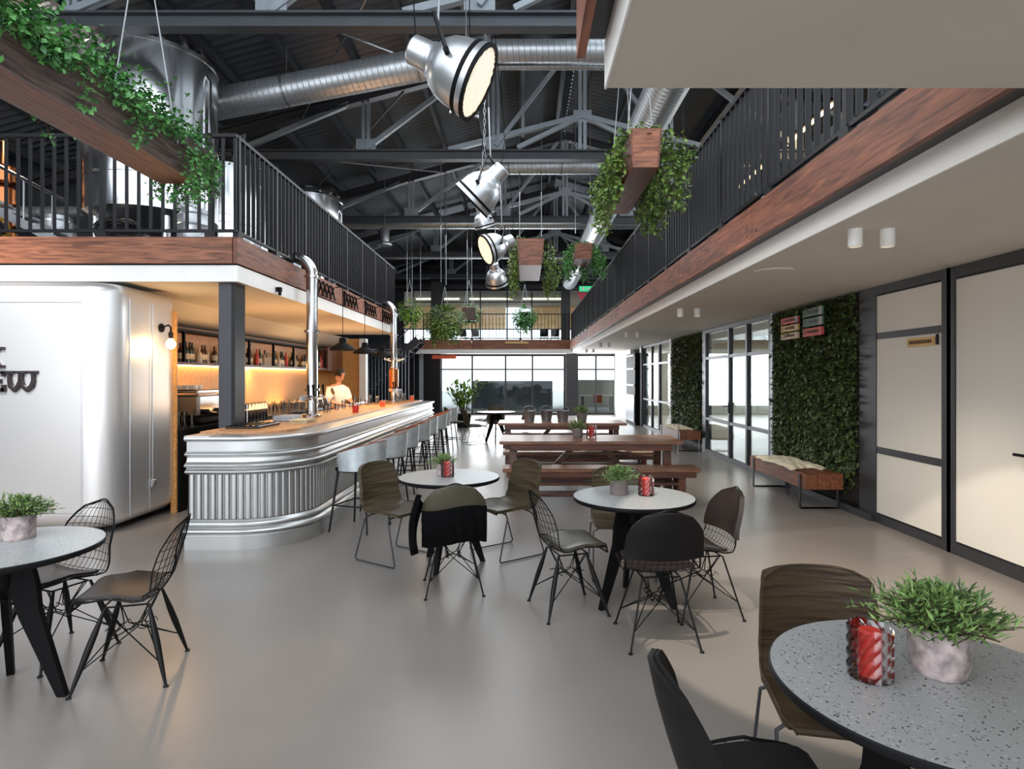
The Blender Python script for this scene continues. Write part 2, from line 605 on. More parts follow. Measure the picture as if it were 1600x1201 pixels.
M['pink'] = mat('pink_paint', (200, 60, 90), .6)
M['yellow'] = mat('yellow_crate', (222, 172, 60), .5)
M['bottlegreen'] = mat('dark_green_bottle', (26, 40, 26), .12, 0, .2)
M['bottlebrown'] = mat('brown_bottle', (74, 38, 22), .12, 0, .2)
M['bottleclear'] = mat('pale_bottle', (206, 190, 170), .15, 0, .1)
M['label'] = mat('paper_label', (220, 206, 180), .7)
M['shirt'] = mat('white_shirt_cloth', (232, 222, 216), .85, 0, .04, 8, .2)
M['skin'] = mat('skin', (196, 138, 110), .55, 0, .05)
M['hair'] = mat('dark_hair', (34, 22, 16), .6, 0, .2, 20)
M['trouser'] = mat('dark_trousers', (30, 30, 34), .9)
M['outwall'] = mat('blue_grey_outdoor_wall', (112, 118, 128), .7, 0, .06)
M['hose'] = mat('black_hose', (20, 20, 20), .6)
M['sack'] = mat('pale_sack', (208, 196, 186), .9, 0, .12, 6)
M['paper'] = mat('white_paper', (230, 230, 226), .8)
M['outwall_dark'] = mat('slate_blue_slat', (44, 52, 64), .6, 0, .08, spec=.2)

# ================================================================ THE SETTING
st = lambda o: tag(o, kind='structure')
f = st(MB().rng(-10, 10.5, -5, 27, -.12, 0).build('floor', M['floor']))
st(MB().rng(-40, 40, 27.001, 70, -.16, -.04).build('outdoor_ground', M['out_ground']))

# --- roof: corrugated sheets on purlins
RX, RZ, SL = 1.1, 8.2, .268
def roofz(x): return RZ - SL * abs(x - RX)
ceil = structure('ceiling')
for side, xe in (('left', -9.4), ('right', 10.6)):
    n = 690 if side == 'left' else 523
    vs, fs = [], []
    for i in range(n + 1):
        ya = 3.6 if side == 'left' else 9.3
        y = ya + (27.2 - ya) * i / n
        dz = .022 * math.sin(2 * PI * i / 5)
        vs += [(RX, y, RZ + dz), (xe, y, roofz(xe) + dz)]
    for i in range(n):
        fs.append((2 * i, 2 * i + 1, 2 * i + 3, 2 * i + 2))
    MB().add(vs, fs).build('roof_sheet', M['roof'], ceil, True)
for i, x in enumerate([-8.6, -7.6, -6.65, -5.7, -4.75, -3.8, -2.85, -1.9, -.95, 0, .85, 1.35, 2.3, 3.25, 4.2, 5.2, 6.2, 7.2, 8.2, 9.2]):
    z = roofz(x) - .13
    MB().ibeam((x, 3.6, z), (x, 27, z), .08, .2, .014).build('purlin', M['purlin'], ceil)

MB().add([(5.0, 3.6, roofz(5.0)), (10.6, 3.6, roofz(10.6)), (10.6, 9.3, roofz(10.6)), (5.0, 9.3, roofz(5.0))], [(0, 1, 2, 3)]).build('roof_sheet', M['roof'], ceil)
for k in range(4):
    y0_ = 3.6 + k * 1.425
    MB().add([(RX, y0_ + .03, RZ + .02), (5.0, y0_ + .03, roofz(5.0) + .02), (5.0, y0_ + 1.39, roofz(5.0) + .02), (RX, y0_ + 1.39, RZ + .02)], [(0, 1, 2, 3)]).build('roof_pane', M['glass'], ceil)
    MB().beam((RX, y0_, RZ), (5.0, y0_, roofz(5.0)), .06, .1).build('glazing_bar', M['steel_dark'], ceil)
# --- trusses
def truss(Y, label):
    t = thing('roof_truss', label, 'truss', (0, Y, 0), group=None)
    xa, xb, zc = -9.0, 10.4, 5.69
    S = M['steel_blue'] if Y > 8 else M['steel_dark']
    MB().ibeam((xa, 0, zc), (xb, 0, zc), .16, .18, .025).build('bottom_chord', M['chord'], t)
    for e in (xa, xb):
        MB().ibeam((e, 0, roofz(e) - .34), (RX, 0, RZ - .34), .16, .2, .025).build('top_chord', M['steel_dark'], t)
    xs = [-5.2, -2.9, -.5, 1.1, 2.7, 5.1, 7.4]
    for x in xs:
        for dx in (-.035, .035):
            pass
        MB().beam((x - .045, 0, zc + .09), (x - .045, 0, roofz(x) - .4), .035, .06).beam((x + .045, 0, zc + .09), (x + .045, 0, roofz(x) - .4), .035, .06).build('web_post', M['steel_blue'], t)
    br = [(-1.0, -2.9), (-3.2, -5.2), (-5.4, -7.6), (3.2, 5.1), (5.4, 7.4)]
    for a, b in br:
        MB().beam((a, .03, roofz(a) - .4), (b, .03, zc + .12), .06, .06).beam((a, -.03, roofz(a) - .4), (b, -.03, zc + .12), .02, .08).build('web_diagonal', M['steel_blue'], t)
    # raised inner node at mid span
    node = (1.1, 0, 6.42)
    for a in (-.5, 2.7):
        MB().beam((a + (a - 1.1) * .55, .02, 5.8), node, .09, .09).build('inner_chord', M['steel_blue'], t)
        MB().beam((a, -.04, 5.86), (1.1 + (a - 1.1) * .12, -.04, roofz(1.1) - .5), .07, .07).build('web_diagonal', M['steel_blue'], t)
    for a in (-.1, 2.3):
        MB().beam(node, (a, 0, 5.84), .07, .07).build('strut', M['steel_blue'], t)
    MB().box((1.1, 0, 6.42), (.34, .03, .22)).build('gusset_plate', M['steel_blue'], t)
    for a in (-2.9, -.5, 2.7):
        MB().box((a, 0, 5.9), (.36, .025, .2)).build('gusset_plate', M['steel_blue'], t)
    return t
ord5 = ['nearest steel roof truss, crossing the top of the picture above the first big lamp',
        'second steel roof truss, just above the second big hanging lamp',
        'third steel roof truss, with a long duct running below it',
        'fourth steel roof truss, ahead of the dark gable wall',
        'farthest steel roof truss against the dark gable wall']
for y, l in zip((6.86, 11.0, 15.5, 19.9, 24.2), ord5): truss(y, l)
# raking tie rods between trusses
t = thing('wind_brace', 'thin steel tie rods crossing under the left roof slope', 'brace')
for a, b in (((-4.1, 6.9, roofz(-4.1) - .45), (-1.2, 11, roofz(-1.2) - .45)), ((-1.2, 6.9, roofz(-1.2) - .45), (-4.1, 11, roofz(-4.1) - .45)),
             ((-6.0, 11, roofz(-6) - .45), (-2.0, 15.5, roofz(-2) - .45)), ((-2.2, 11, roofz(-2.2) - .45), (-6, 15.5, roofz(-6) - .45))):
    MB().tube([a, b], .018, 6).build('tie_rod', M['galv'], t)

# --- outer walls
st(MB().rng(-9.2, -9, -2, 27, 0, 5.7).build('wall_left', M['gable']))
st(MB().rng(10.4, 10.6, -2, 27, 0, 3.3).build('wall_right', M['gable']))
# gable wall above the upstairs room
gw = MB()
gw.add([(-9.4, 26.6, 5.5), (10.6, 26.6, 5.5), (10.6, 26.6, roofz(10.6)), (RX, 26.6, RZ), (-9.4, 26.6, roofz(-9.4)),
        (-9.4, 26.75, 5.5), (10.6, 26.75, 5.5), (10.6, 26.75, roofz(10.6)), (RX, 26.75, RZ), (-9.4, 26.75, roofz(-9.4))],
       [(0, 1, 2, 3, 4), (9, 8, 7, 6, 5), (0, 5, 6, 1), (1, 6, 7, 2), (2, 7, 8, 3), (3, 8, 9, 4), (4, 9, 5, 0)])
st(gw.build('wall_far', M['gable']))
b = structure('trim_gable')
for z in (5.62, 6.45):
    MB().ibeam((-9, 26.35, z), (10.4, 26.35, z), .14, .2, .02).build('crossbeam', M['steel_dark'], b)

# --- left gallery: deck, boards, white edge
DL = structure('mezzanine_floor_left')
MB().rng(-9, -3.06, 6.30, 14.0, 2.76, 3.03).build('deck_slab', M['steel_dark'], DL)
MB().rng(-9, -3.0, 6.24, 14.0, 2.60, 2.76).build('soffit', M['soffit'], DL)
MB().rng(-9, -3.0, 6.225, 6.24, 2.60, 2.77).rng(-3.0, -2.985, 6.225, 14, 2.60, 2.77).build('white_edge', M['white'], DL)
x = -3.02
for k in range(3):
    MB().rng(max(-9, x - 2.55), x - .004, 6.19, 6.235, 2.785, 3.06).build('fascia_board', M['fascia_x'], DL)
    x -= 2.56
y = 6.19
for k in range(4):
    MB().rng(-3.015, -2.97, y + .004, min(14, y + 1.95), 2.785, 3.06).build('fascia_board', M['fascia_y'], DL)
    y += 1.955
MB().rng(-9, -3.02, 13.985, 14.02, 2.6, 3.06).build('end_board', M['steel_dark'], DL)

# --- right gallery
DR = structure('mezzanine_floor_right')
MB().rng(2.2, 10.4, 2.08, 26.5, 2.76, 3.0).build('deck_slab', M['steel_dark'], DR)
MB().rng(2.055, 10.4, 2.075, 26.5, 2.60, 2.76).build('soffit', M['soffit'], DR)
MB().rng(2.04, 2.055, 2.075, 24.5, 2.60, 2.745).build('white_edge', M['white'], DR)
MB().rng(1.95, 2.2, 2.08, 24.5, 2.745, 2.765).build('edge_angle', M['steel_dark'], DR)
y = 2.08
k = 0
while y < 24.4:
    L = (2.9, 2.3, 2.6)[k % 3]
    MB().rng(1.915, 1.955, y + .005, min(24.48, y + L - .005), 2.74, 3.035).build('fascia_board', M['fascia_y'], DR)
    for q in (.1, L - .1):
        if y < 9:
            MB().lathe([(.009, 0), (.009, .006)], 8, Matrix.Translation((1.913, y + q, 2.80)) @ Matrix.Rotation(R(90), 4, 'Y')).build('bolt_head', M['black'], DR)
    y += L
    k += 1
# --- gallery over the camera
DN = structure('mezzanine_floor_near')
MB().rng(.29, 10.4, -4.6, 2.06, 2.60, 2.76).build('soffit', M['soffit'], DN)
MB().rng(.283, .29, -4.6, 2.065, 2.598, 2.762).build('white_edge', M['white'], DN)
MB().rng(.22, 10.4, -4.6, 2.05, 2.765, 3.0).build('deck_slab', M['steel_dark'], DN)
for y0 in (-4.6, -2.0, .4):
    MB().rng(.185, .215, y0, min(2.055, y0 + 2.39 if y0 < 0 else 2.055), 2.70, 3.04).build('fascia_board', M['fascia_y'], DN)
# --- far bridge
DB = structure('mezzanine_floor_far')
MB().rng(-4.2, 2.05, 24.55, 26.6, 2.58, 2.75).build('soffit', M['soffit'], DB)
MB().rng(-4.2, 2.05, 24.53, 24.55, 2.57, 2.76).build('white_edge', M['white'], DB)
MB().rng(-9, 10.4, 24.6, 33, 2.76, 3.0).build('deck_slab', M['steel_dark'], DB)
x = -4.15
for k in range(3):
    MB().rng(x, x + 2.04, 24.48, 24.52, 2.76, 3.14).build('fascia_board', M['fascia_x'], DB)
    x += 2.05
tag(MB().rng(-.72, .22, 24.44, 24.475, 2.98, 3.06).build('notice_board', M['amber']), 'narrow pale wooden notice strip fixed on the far bridge board', 'sign')

# --- railings
def railing(name, p0, p1, z0, z1, sp, label, depth=.035, thick=.012, post=8, zf=None):
    p0, p1 = Vector(p0), Vector(p1)
    d = p1 - p0
    L = d.length
    t = thing(name, label, 'railing', (p0.x, p0.y, 0), math.atan2(d.y, d.x))
    MB().box((L / 2, 0, z1), (L + .04, .045, .035)).build('top_rail', M['rail'], t)
    MB().box((L / 2, 0, z0), (L + .04, .03, .03)).build('bottom_rail', M['rail'], t)
    n = int(L / sp)
    bm = MB().box((0, 0, (z0 + z1) / 2), (thick, depth, z1 - z0 - .04)).mesh('baluster', M['rail'])
    pm = MB().box((0, 0, (z0 + z1 - .05) / 2), (.045, .045, z1 - z0 + .10)).box((0, 0, z0 - .045), (.11, .06, .07)).mesh('post', M['rail'])
    for i in range(n + 1):
        if i % post == 0: inst('post', pm, t, (L * i / n, 0, 0))
        else: inst('baluster', bm, t, (L * i / n, 0, 0))
    return t
railing('gallery_railing', (-9, 6.27), (-3.03, 6.27), 3.14, 4.14, .125, 'black steel railing along the front of the left gallery, behind the long ivy trough', depth=.014, thick=.032, post=9)
railing('gallery_railing', (-3.03, 6.33), (-3.03, 13.95), 3.14, 4.14, .12, 'black steel railing running away along the left gallery over the bar', depth=.04, thick=.014)
railing('gallery_railing', (1.98, 2.5), (1.98, 24.3), 3.12, 4.15, .125, 'long black steel railing of the right gallery', depth=.04, thick=.014, post=9)
railing('gallery_railing', (-4.1, 24.56), (1.9, 24.56), 3.2, 4.2, .14, 'dark railing across the far bridge', depth=.02, thick=.02, post=14)

# --- steel columns
def column(name, x0, x1, y0, y1, z0, z1, label):
    t = thing(name, label, 'column', ((x0 + x1) / 2, (y0 + y1) / 2, 0))
    a, b_ = (x1 - x0) / 2, (y1 - y0) / 2
    MB().rng(-a, a, -b_, -b_ + .02, z0, z1).rng(-a, a, b_ - .02, b_, z0, z1).rng(-.01, .01, -b_ + .02, b_ - .02, z0, z1).build('shaft', M['steel_dark'], t)
    MB().rng(-a - .03, a + .03, -b_ - .03, b_ + .03, z0, z0 + .02).build('base_plate', M['steel_dark'], t)
t = thing('steel_column', 'dark steel column rising from the near end of the bar to the gallery', 'column', (-3.14, 6.42, 0))
MB().rng(-.085, .085, -.11, .11, 1.06, 2.6).build('shaft', M['steel_dark'], t)
MB().rng(.05, .09, -.115, .115, 1.06, 2.6).build('dark_flank', M['steel_black'], t)
column('steel_column', -3.85, -3.35, 24.9, 25.3, 3.0, 5.6, 'dark upper column at the left end of the far bridge')
column('steel_column', 1.62, 1.98, 24.9, 25.3, 3.0, 5.6, 'dark upper column at the right end of the far bridge')
column('steel_column', 1.80, 2.25, 24.9, 25.3, 0, 2.6, 'dark lower column under the right end of the far bridge')
MB()

# --- dark wall panels under bridge, left
WP = structure('wall_far_left')
for i in range(5):
    x0 = -9 + i * 1.11
    MB().rng(x0, x0 + 1.095, 25.0, 25.12, 0, 2.58).build('wall_panel', M['steel_black'], WP)
MB().rng(-4.35, -4.18, 24.95, 25.0, 0, 2.58).build('light_post', M['steel_blue'], WP)
tag(MB().rng(-3.75, -2.75, 24.56, 24.6, 2.36, 2.5).rng(-3.6, -3.58, 24.57, 24.59, 2.5, 2.58).rng(-2.9, -2.88, 24.57, 24.59, 2.5, 2.58).build('hanging_sign', M['orange']), 'orange strip sign hanging under the left end of the far bridge', 'sign')

# --- glazing builder (frames along a line)
def glazing(name, p0, p1, z0, z1, mull, trans, pane=None, fr=.06, dep=.07, framemat='steel_dark', film=False, skip=()):
    """p0->p1 horizontal line; mull = distances of mullions; trans = heights"""
    p0, p1 = Vector(p0), Vector(p1)
    d = p1 - p0
    L = d.length
    t = structure(name, (p0.x, p0.y, 0))
    t.rotation_euler = (0, 0, math.atan2(d.y, d.x))
    FM = M[framemat]
    MB().box((L / 2, 0, z0 + fr / 2), (L, dep, fr)).build('sill_frame', FM, t)
    MB().box((L / 2, 0, z1 - fr / 2), (L, dep, fr)).build('head_frame', FM, t)
    ms = [0] + list(mull) + [L]
    for m_ in ms:
        MB().box((m_, 0, (z0 + z1) / 2), (fr, dep * 1.02, z1 - z0)).build('mullion', FM, t)
    zs = [z0 + fr] + sorted(trans) + [z1 - fr]
    for i in range(len(ms) - 1):
        if i in skip: continue
        for z in trans:
            MB().box(((ms[i] + ms[i + 1]) / 2, 0, z), (ms[i + 1] - ms[i] - fr, dep * .9, fr * .8)).build('transom', FM, t)
        for j in range(len(zs) - 1):
            g = MB().rng(ms[i] + fr / 2, ms[i + 1] - fr / 2, -.004, .004, zs[j] + .02, zs[j + 1] - .02)
            g.build('pane', M[pane or 'glass'], t)
            if film:
                MB().rng(ms[i] + fr / 2, ms[i + 1] - fr / 2, -.03, -.02, zs[j] + .02, zs[j + 1] - .02).build('white_backing', M['film'], t)
    return t
# far ground floor glazing
glazing('window_1', (-3.5, 25.5), (4.0, 25.5), 0, 2.56, [1.33, 2.76, 3.91, 5.28, 5.83, 6.63], [1.93], fr=.07)
glazing('window_2', (4.0, 25.5), (9, 25.5), 0, 2.56, [1.0, 2, 3], [1.93, .5], fr=.07)
# upstairs room beyond the bridge
glazing('window_3', (-4.9, 26.62), (2.0, 26.62), 3.0, 5.5, [1.2, 3.0, 4.2, 5.3], [4.95], fr=.06, framemat='steel_dark')
U = structure('upper_room')
MB().rng(-9, 9, 26.8, 33, 5.45, 5.6).build('room_ceiling', M['cream'], U)
MB().rng(-9, -.95, 32.8, 33, 4.25, 5.45).rng(.46, 9, 32.8, 33, 4.25, 5.45).build('back_wall', M['tan'], U)
for i in range(12):
    if i in (5, 6): continue
    MB().rng(-6 + i * 1.0, -6 + i * 1.0 + .03, 32.77, 32.8, 4.25, 5.45).build('wall_batten', M['cream'], U)
MB().rng(-9, 9, 32.75, 32.8, 4.2, 4.27).build('window_frame', M['steel_dark'], U)
for i in range(3):
    tag(MB().rng(-5.2 + i * 2.6, -3.1 + i * 2.6, 29.0, 29.06, 5.38, 5.42).build('strip_light', M['ledwhite']), ['left', 'middle', 'right'][i] + ' long white strip light on the ceiling of the upstairs room', 'light')
light('upper_room_light', 'AREA', (-1.4, 29, 5.3), 260, (1, .93, .8), 8, 1.5, target=(-1.4, 29.6, 3))
st(MB().rng(-9, -5.3, 26.55, 26.7, 3.0, 5.5).build('wall_far_upper_left', M['gable']))
# simple dark chairs seen upstairs
def simple_chair(x, y, z, rz, label):
    t = thing('dining_chair', label, 'chair', (x, y, z), rz, 'dark chairs in the upstairs room')
    MB().box((0, 0, .44), (.42, .42, .04)).build('seat', M['black'], t)
    MB().shell(lambda u, v: (-.2 - .06 * v, -.2 + .4 * u, .5 + .36 * v), 4, 3, .03).build('backrest', M['black'], t)
    lm = MB().tube([(0, 0, .42), (.03, .03, 0)], .014, 6).mesh('leg', M['black'])
    for a, b_ in ((-.18, -.18), (-.18, .18), (.18, -.18), (.18, .18)):
        inst('leg', lm, t, (a, b_, 0))
for x in (-2.7, -2.15, 1.0, 1.5):
    simple_chair(x, 28.2, 3.0, R(80 + x * 9), 'small dark chair in the bright upstairs room')

# exit sign and flag by the right end of the gallery
t = thing('exit_sign', 'small lit green exit sign at the far end of the right gallery', 'sign', tuple(P(915, 451, 20)))
MB().box((0, 0, 0), (.42, .05, .17)).build('lit_panel', M['green'], t)
MB().box((-.09, -.03, 0), (.09, .012, .1)).box((.08, -.03, 0), (.12, .012, .05)).build('pictogram', M['white'], t)
MB().tube([(0, 0, .08), (0, 0, roofz(P(915, 451, 20).x) - P(915, 451, 20).z)], .01, 6).build('hanger', M['black'], t)
fl = MB().prism([(-.25, .12), (.28, .12), (-.05, -.3)], .02)
tag(fl.build('pennant', M['pink'], loc=tuple(P(913, 462, 20.5))), 'small pink triangular pennant below the green exit sign', 'pennant')

# --- right glass wall, X = 3.94
WR = 3.94
# window_4: near door leaf and frame (Y from camera side to 5.42)
glazing('window_4', (WR, 5.47), (WR, -1.5), 0, 2.6, [.05, 3.0], [], fr=.10, dep=.09, film=True)
glazing('window_5', (WR, 6.62), (WR, 5.50), 0, 2.6, [], [.80, 2.05], fr=.09, dep=.08, film=True)
st(MB().rng(3.90, 4.04, 6.62, 6.90, 0, 2.6).build('wall_right_pier', M['steel_dark']))
st(MB().rng(3.98, 4.1, 6.9, 9.30, 0, 2.6).build('wall_right_planted_near', M['black']))
st(MB().rng(3.90, 4.04, 9.30, 9.42, 0, 2.6).build('wall_right_pier', M['steel_blue']))
glazing('door_1', (WR, 12.75), (WR, 9.42), 0, 2.6, [1.45, 2.35], [.72, 2.0], fr=.07, dep=.08)
st(MB().rng(3.90, 4.04, 12.75, 12.95, 0, 2.6).build('wall_right_pier', M['steel_dark']))
st(MB().rng(3.98, 4.1, 12.95, 15.6, 0, 2.6).build('wall_right_planted_far', M['black']))
st(MB().rng(3.88, 4.04, 15.6, 15.75, 0, 2.6).build('wall_right_pier', M['white']))
glazing('window_6', (WR, 19.4), (WR, 15.75), 0, 2.6, [1.3, 2.3], [.9, 2.0], fr=.07, dep=.08)
st(MB().rng(3.86, 4.04, 19.4, 19.7, 0, 2.6).build('wall_right_pier', M['steel_dark']))
t = thing('shelf_unit', 'tall black open cabinet with white shelves at far end of right wall', 'cabinet', (3.72, 20.6, 0))
MB().rng(0, .3, -.85, .85, 0, 2.4).build('cabinet_body', M['black'], t)
for z in (1.3, 1.85, 2.3): MB().rng(-.04, .02, -.8, .8, z, z + .06).build('shelf', M['white'], t)
MB().rng(-.03, 0, -.8, .8, .1, 1.0).build('lower_panel', M['galv'], t)
st(MB().rng(3.9, 4.04, 21.6, 25.45, 0, 2.6).build('wall_right_end', M['white']))
# door handle
t = thing('door_handle', 'small black lever handle on the glass door past the planted wall', 'handle', (3.89, 11.25, 1.02))
MB().box((0, 0, 0), (.02, .05, .2)).tube([(-.01, 0, .03), (-.06, 0, .03), (-.06, .14, .03)], .012, 8).build('lever', M['black'], t)
t = thing('door_handle', 'small black lever handle on the near door, its tip at the right picture edge', 'handle', (3.87, 4.46, .97))
MB().box((0, 0, 0), (.02, .05, .2)).tube([(-.01, 0, .03), (-.06, 0, .03), (-.06, .16, .03)], .012, 8).build('lever', M['black'], t)
# rooms behind the right wall
rr = structure('side_rooms')
MB().rng(4.16, 8.0, 9.36, 9.44, 0, 2.6).rng(4.1, 8.0, 15.6, 15.7, 0, 2.6).rng(7.9, 8.0, 9.4, 19.6, 0, 2.6).rng(4.1, 8, 19.5, 19.6, 0, 2.6).build('room_wall', M['cream'], rr)
light('side_room_light', 'AREA', (5.8, 12.4, 2.5), 130, (.88, .95, 1), 2.5, 4, target=(5.8, 12.4, 0))
light('side_room_light_far', 'AREA', (5.8, 17.5, 2.5), 90, (.95, .97, 1), 2.5, 3, target=(5.8, 17.5, 0))
t = thing('cabinet', 'white cabinet in the room behind the double glass door', 'cabinet', (5.6, 12.0, 0))
MB().rng(-.3, .3, -.8, .8, .08, .95).build('cabinet_body', M['white'], t)
MB().rng(-.32, .32, -.82, .82, .95, .99).build('top', M['white'], t)
tag(MB().rng(6.5, 7.2, 10.0, 12.0, .7, .78).rng(6.55, 6.62, 10.05, 10.12, 0, .7).rng(6.55, 6.62, 11.88, 11.95, 0, .7).rng(7.1, 7.17, 10.05, 10.12, 0, .7).rng(7.1, 7.17, 11.88, 11.95, 0, .7).build('desk', M['steel_dark']), 'dark desk deep in the room behind the double glass door', 'desk')

# baseboards
st(MB().rng(3.86, 3.90, 6.62, 9.42, 0, .08).build('baseboard_right', M['steel_dark']))

# --- gallery fascia lights: long warm tubes above the right gallery
for i in range(5):
    y = 7.9 + i * 2.6
    t = thing('tube_light', ['nearest', 'second', 'third', 'fourth', 'farthest'][i] + ' warm tube light glowing behind the right gallery railing', 'light', (5.0, y, 6.0))
    MB().tube([(0, -.9, 0), (0, .9, 0)], .03, 8).build('tube', M['led'], t)
    MB().box((0, 0, .06), (.08, 1.9, .05)).build('housing', M['black'], t)
    MB().tube([(0, .6, .08), (0, .6, roofz(5) - 6.1)], .006, 5).tube([(0, -.6, .08), (0, -.6, roofz(5) - 6.1)], .006, 5).build('hanger', M['galv'], t)
    light('tube_glow', 'POINT', (4.9, y, 5.8), 14, (1, .7, .36), .1)
WG = structure('wall_gallery_right')
MB().rng(8.2, 8.3, 2.1, 26.4, 3.0, 3.4).rng(8.2, 8.3, 2.1, 26.4, 5.7, 6.25).build('wall_strip', M['steel_black'], WG)
glazing('window_7', (8.25, 26.4), (8.25, 2.1), 3.4, 5.7, [2.43 * k for k in range(1, 10)], [4.5], fr=.1)

# ---------------------------------------------------------------- outside, seen through far windows
tag(MB().rng(-2.6, 1.55, 31, 31.4, -.04, 1.40).rng(-2.6, 1.55, 30.97, 31, .95, 1.0).build('outdoor_wall', M['outwall']), 'blue-grey low wall standing outside beyond the far windows', 'wall')
tag(MB().rng(2.4, 6.5, 33, 33.3, -.04, 1.45).build('outdoor_wall', M['cream']), 'cream low wall outside beyond the right far windows', 'wall')
t = thing('outdoor_table', 'light table with an orange runner beyond the right far windows', 'table', (3.6, 29, -.04))
MB().rng(-.8, .8, -.4, .4, .72, .76).build('tabletop', M['white'], t)
MB().rng(-.2, .2, -.41, .41, .762, .775).rng(-.2, .2, -.425, -.412, .4, .775).build('runner', M['orange'], t)
lm = MB().rng(-.03, .03, -.03, .03, 0, .72).mesh('leg', M['steel_dark'])
for a in (-.7, .7):
    for b_ in (-.33, .33): inst('leg', lm, t, (a, b_, 0))

# ================================================================ DUCTS AND PIPES
def ringed_duct(name, pts, r, label, ribs=.09, straps=True):
    t = thing(name, label, 'duct', tuple(pts[0]))
    o = Vector(pts[0])
    pp = [Vector(p) - o for p in pts]
    MB().tube(pp, r, 28).build('duct_body', M['duct'], t, True)
    # spiral seams
    n = 0
    sm = MB()
    for a, b in zip(pp[:-1], pp[1:]):
        L = (b - a).length
        d = (b - a).normalized()
        ux = d.orthogonal().normalized()
        uy = d.cross(ux)
        k = int(L / ribs)
        pts_ = []
        for i in range(k * 16 + 1):
            ang = 2 * PI * i / 16
            pts_.append(a + d * (L * i / (k * 16)) + (ux * math.cos(ang) + uy * math.sin(ang)) * (r + .001))
        sm.tube(pts_, .006, 3)
    tag(sm.build('spiral_seam', M['steel_blue'], t), kind='stuff')
    for a, b in zip(pp[:-1], pp[1:]):
        if not straps: break
        for q in (.3, .75):
            p = a + (b - a) * q
            d = (b - a).normalized()
            MB().tube([p - d * .02, p + d * .02], r + .006, 24).build('strap', M['galv'], t)
            wx = p + o
            top = roofz(wx.x) - .1
            MB().tube([p + Vector((0, 0, r)), p + Vector((0, 0, top - wx.z))], .005, 5).build('hanger_rod', M['galv'], t)
    return t
ringed_duct('ventilation_duct', [(-5.1, 9.4, 5.86), P(770, 80, 9.2)], .235, 'big spiral duct sloping down left from the nearest lamp towards the steel tank')
ringed_duct('ventilation_duct', [P(770, 80, 9.2), (7.5, 9.2, P(770, 80, 9.2).z)], .17, 'level spiral duct running right from behind the nearest big lamp')
ringed_duct('ventilation_duct', [P(758, 104, 9.62), (7.5, 9.62, P(758, 104, 9.62).z)], .055, 'thin round pipe just below the nearest level duct', straps=False)
ringed_duct('ventilation_duct', [P(750, 261, 12.0), (4.6, 12.0, P(750, 261, 12.0).z)], .145, 'level spiral duct right of the second big lamp')
ringed_duct('ventilation_duct', [P(535, 348, 16.4), (4.6, 16.4, P(535, 348, 16.4).z)], .17, 'long level spiral duct in mid distance below the third truss')
ringed_duct('ventilation_duct', [P(500, 400, 20.5), (4.6, 20.5, P(500, 400, 20.5).z)], .10, 'farthest thin duct crossing below the fourth truss')
ringed_duct('ventilation_duct', [(1.72, 4.5, 5.08), (1.72, 22, 5.08)], .25, 'wide bright duct running lengthwise above the right gallery railing')
ringed_duct('ventilation_duct', [(-9, 10.2, 4.42), (-6.0, 10.2, 4.42)], .10, 'short pale duct behind the left gallery railing', straps=False)
# small aluminium canister light high on the left
t = thing('canister_light', 'small aluminium canister hanging high left of the big lamps', 'lamp', tuple(P(601, 372, 15.4)))
MB().lathe([(.0, .25), (.10, .25), (.12, .18), (.12, -.10), (.19, -.16), (.19, -.19), (.0, -.19)], 20).build('housing', M['lamp'], t, True)
MB().tube([(0, 0, .24), (0, 0, roofz(P(601, 372, 15.4).x) - P(601, 372, 15.4).z)], .008, 6).build('cable', M['galv'], t)

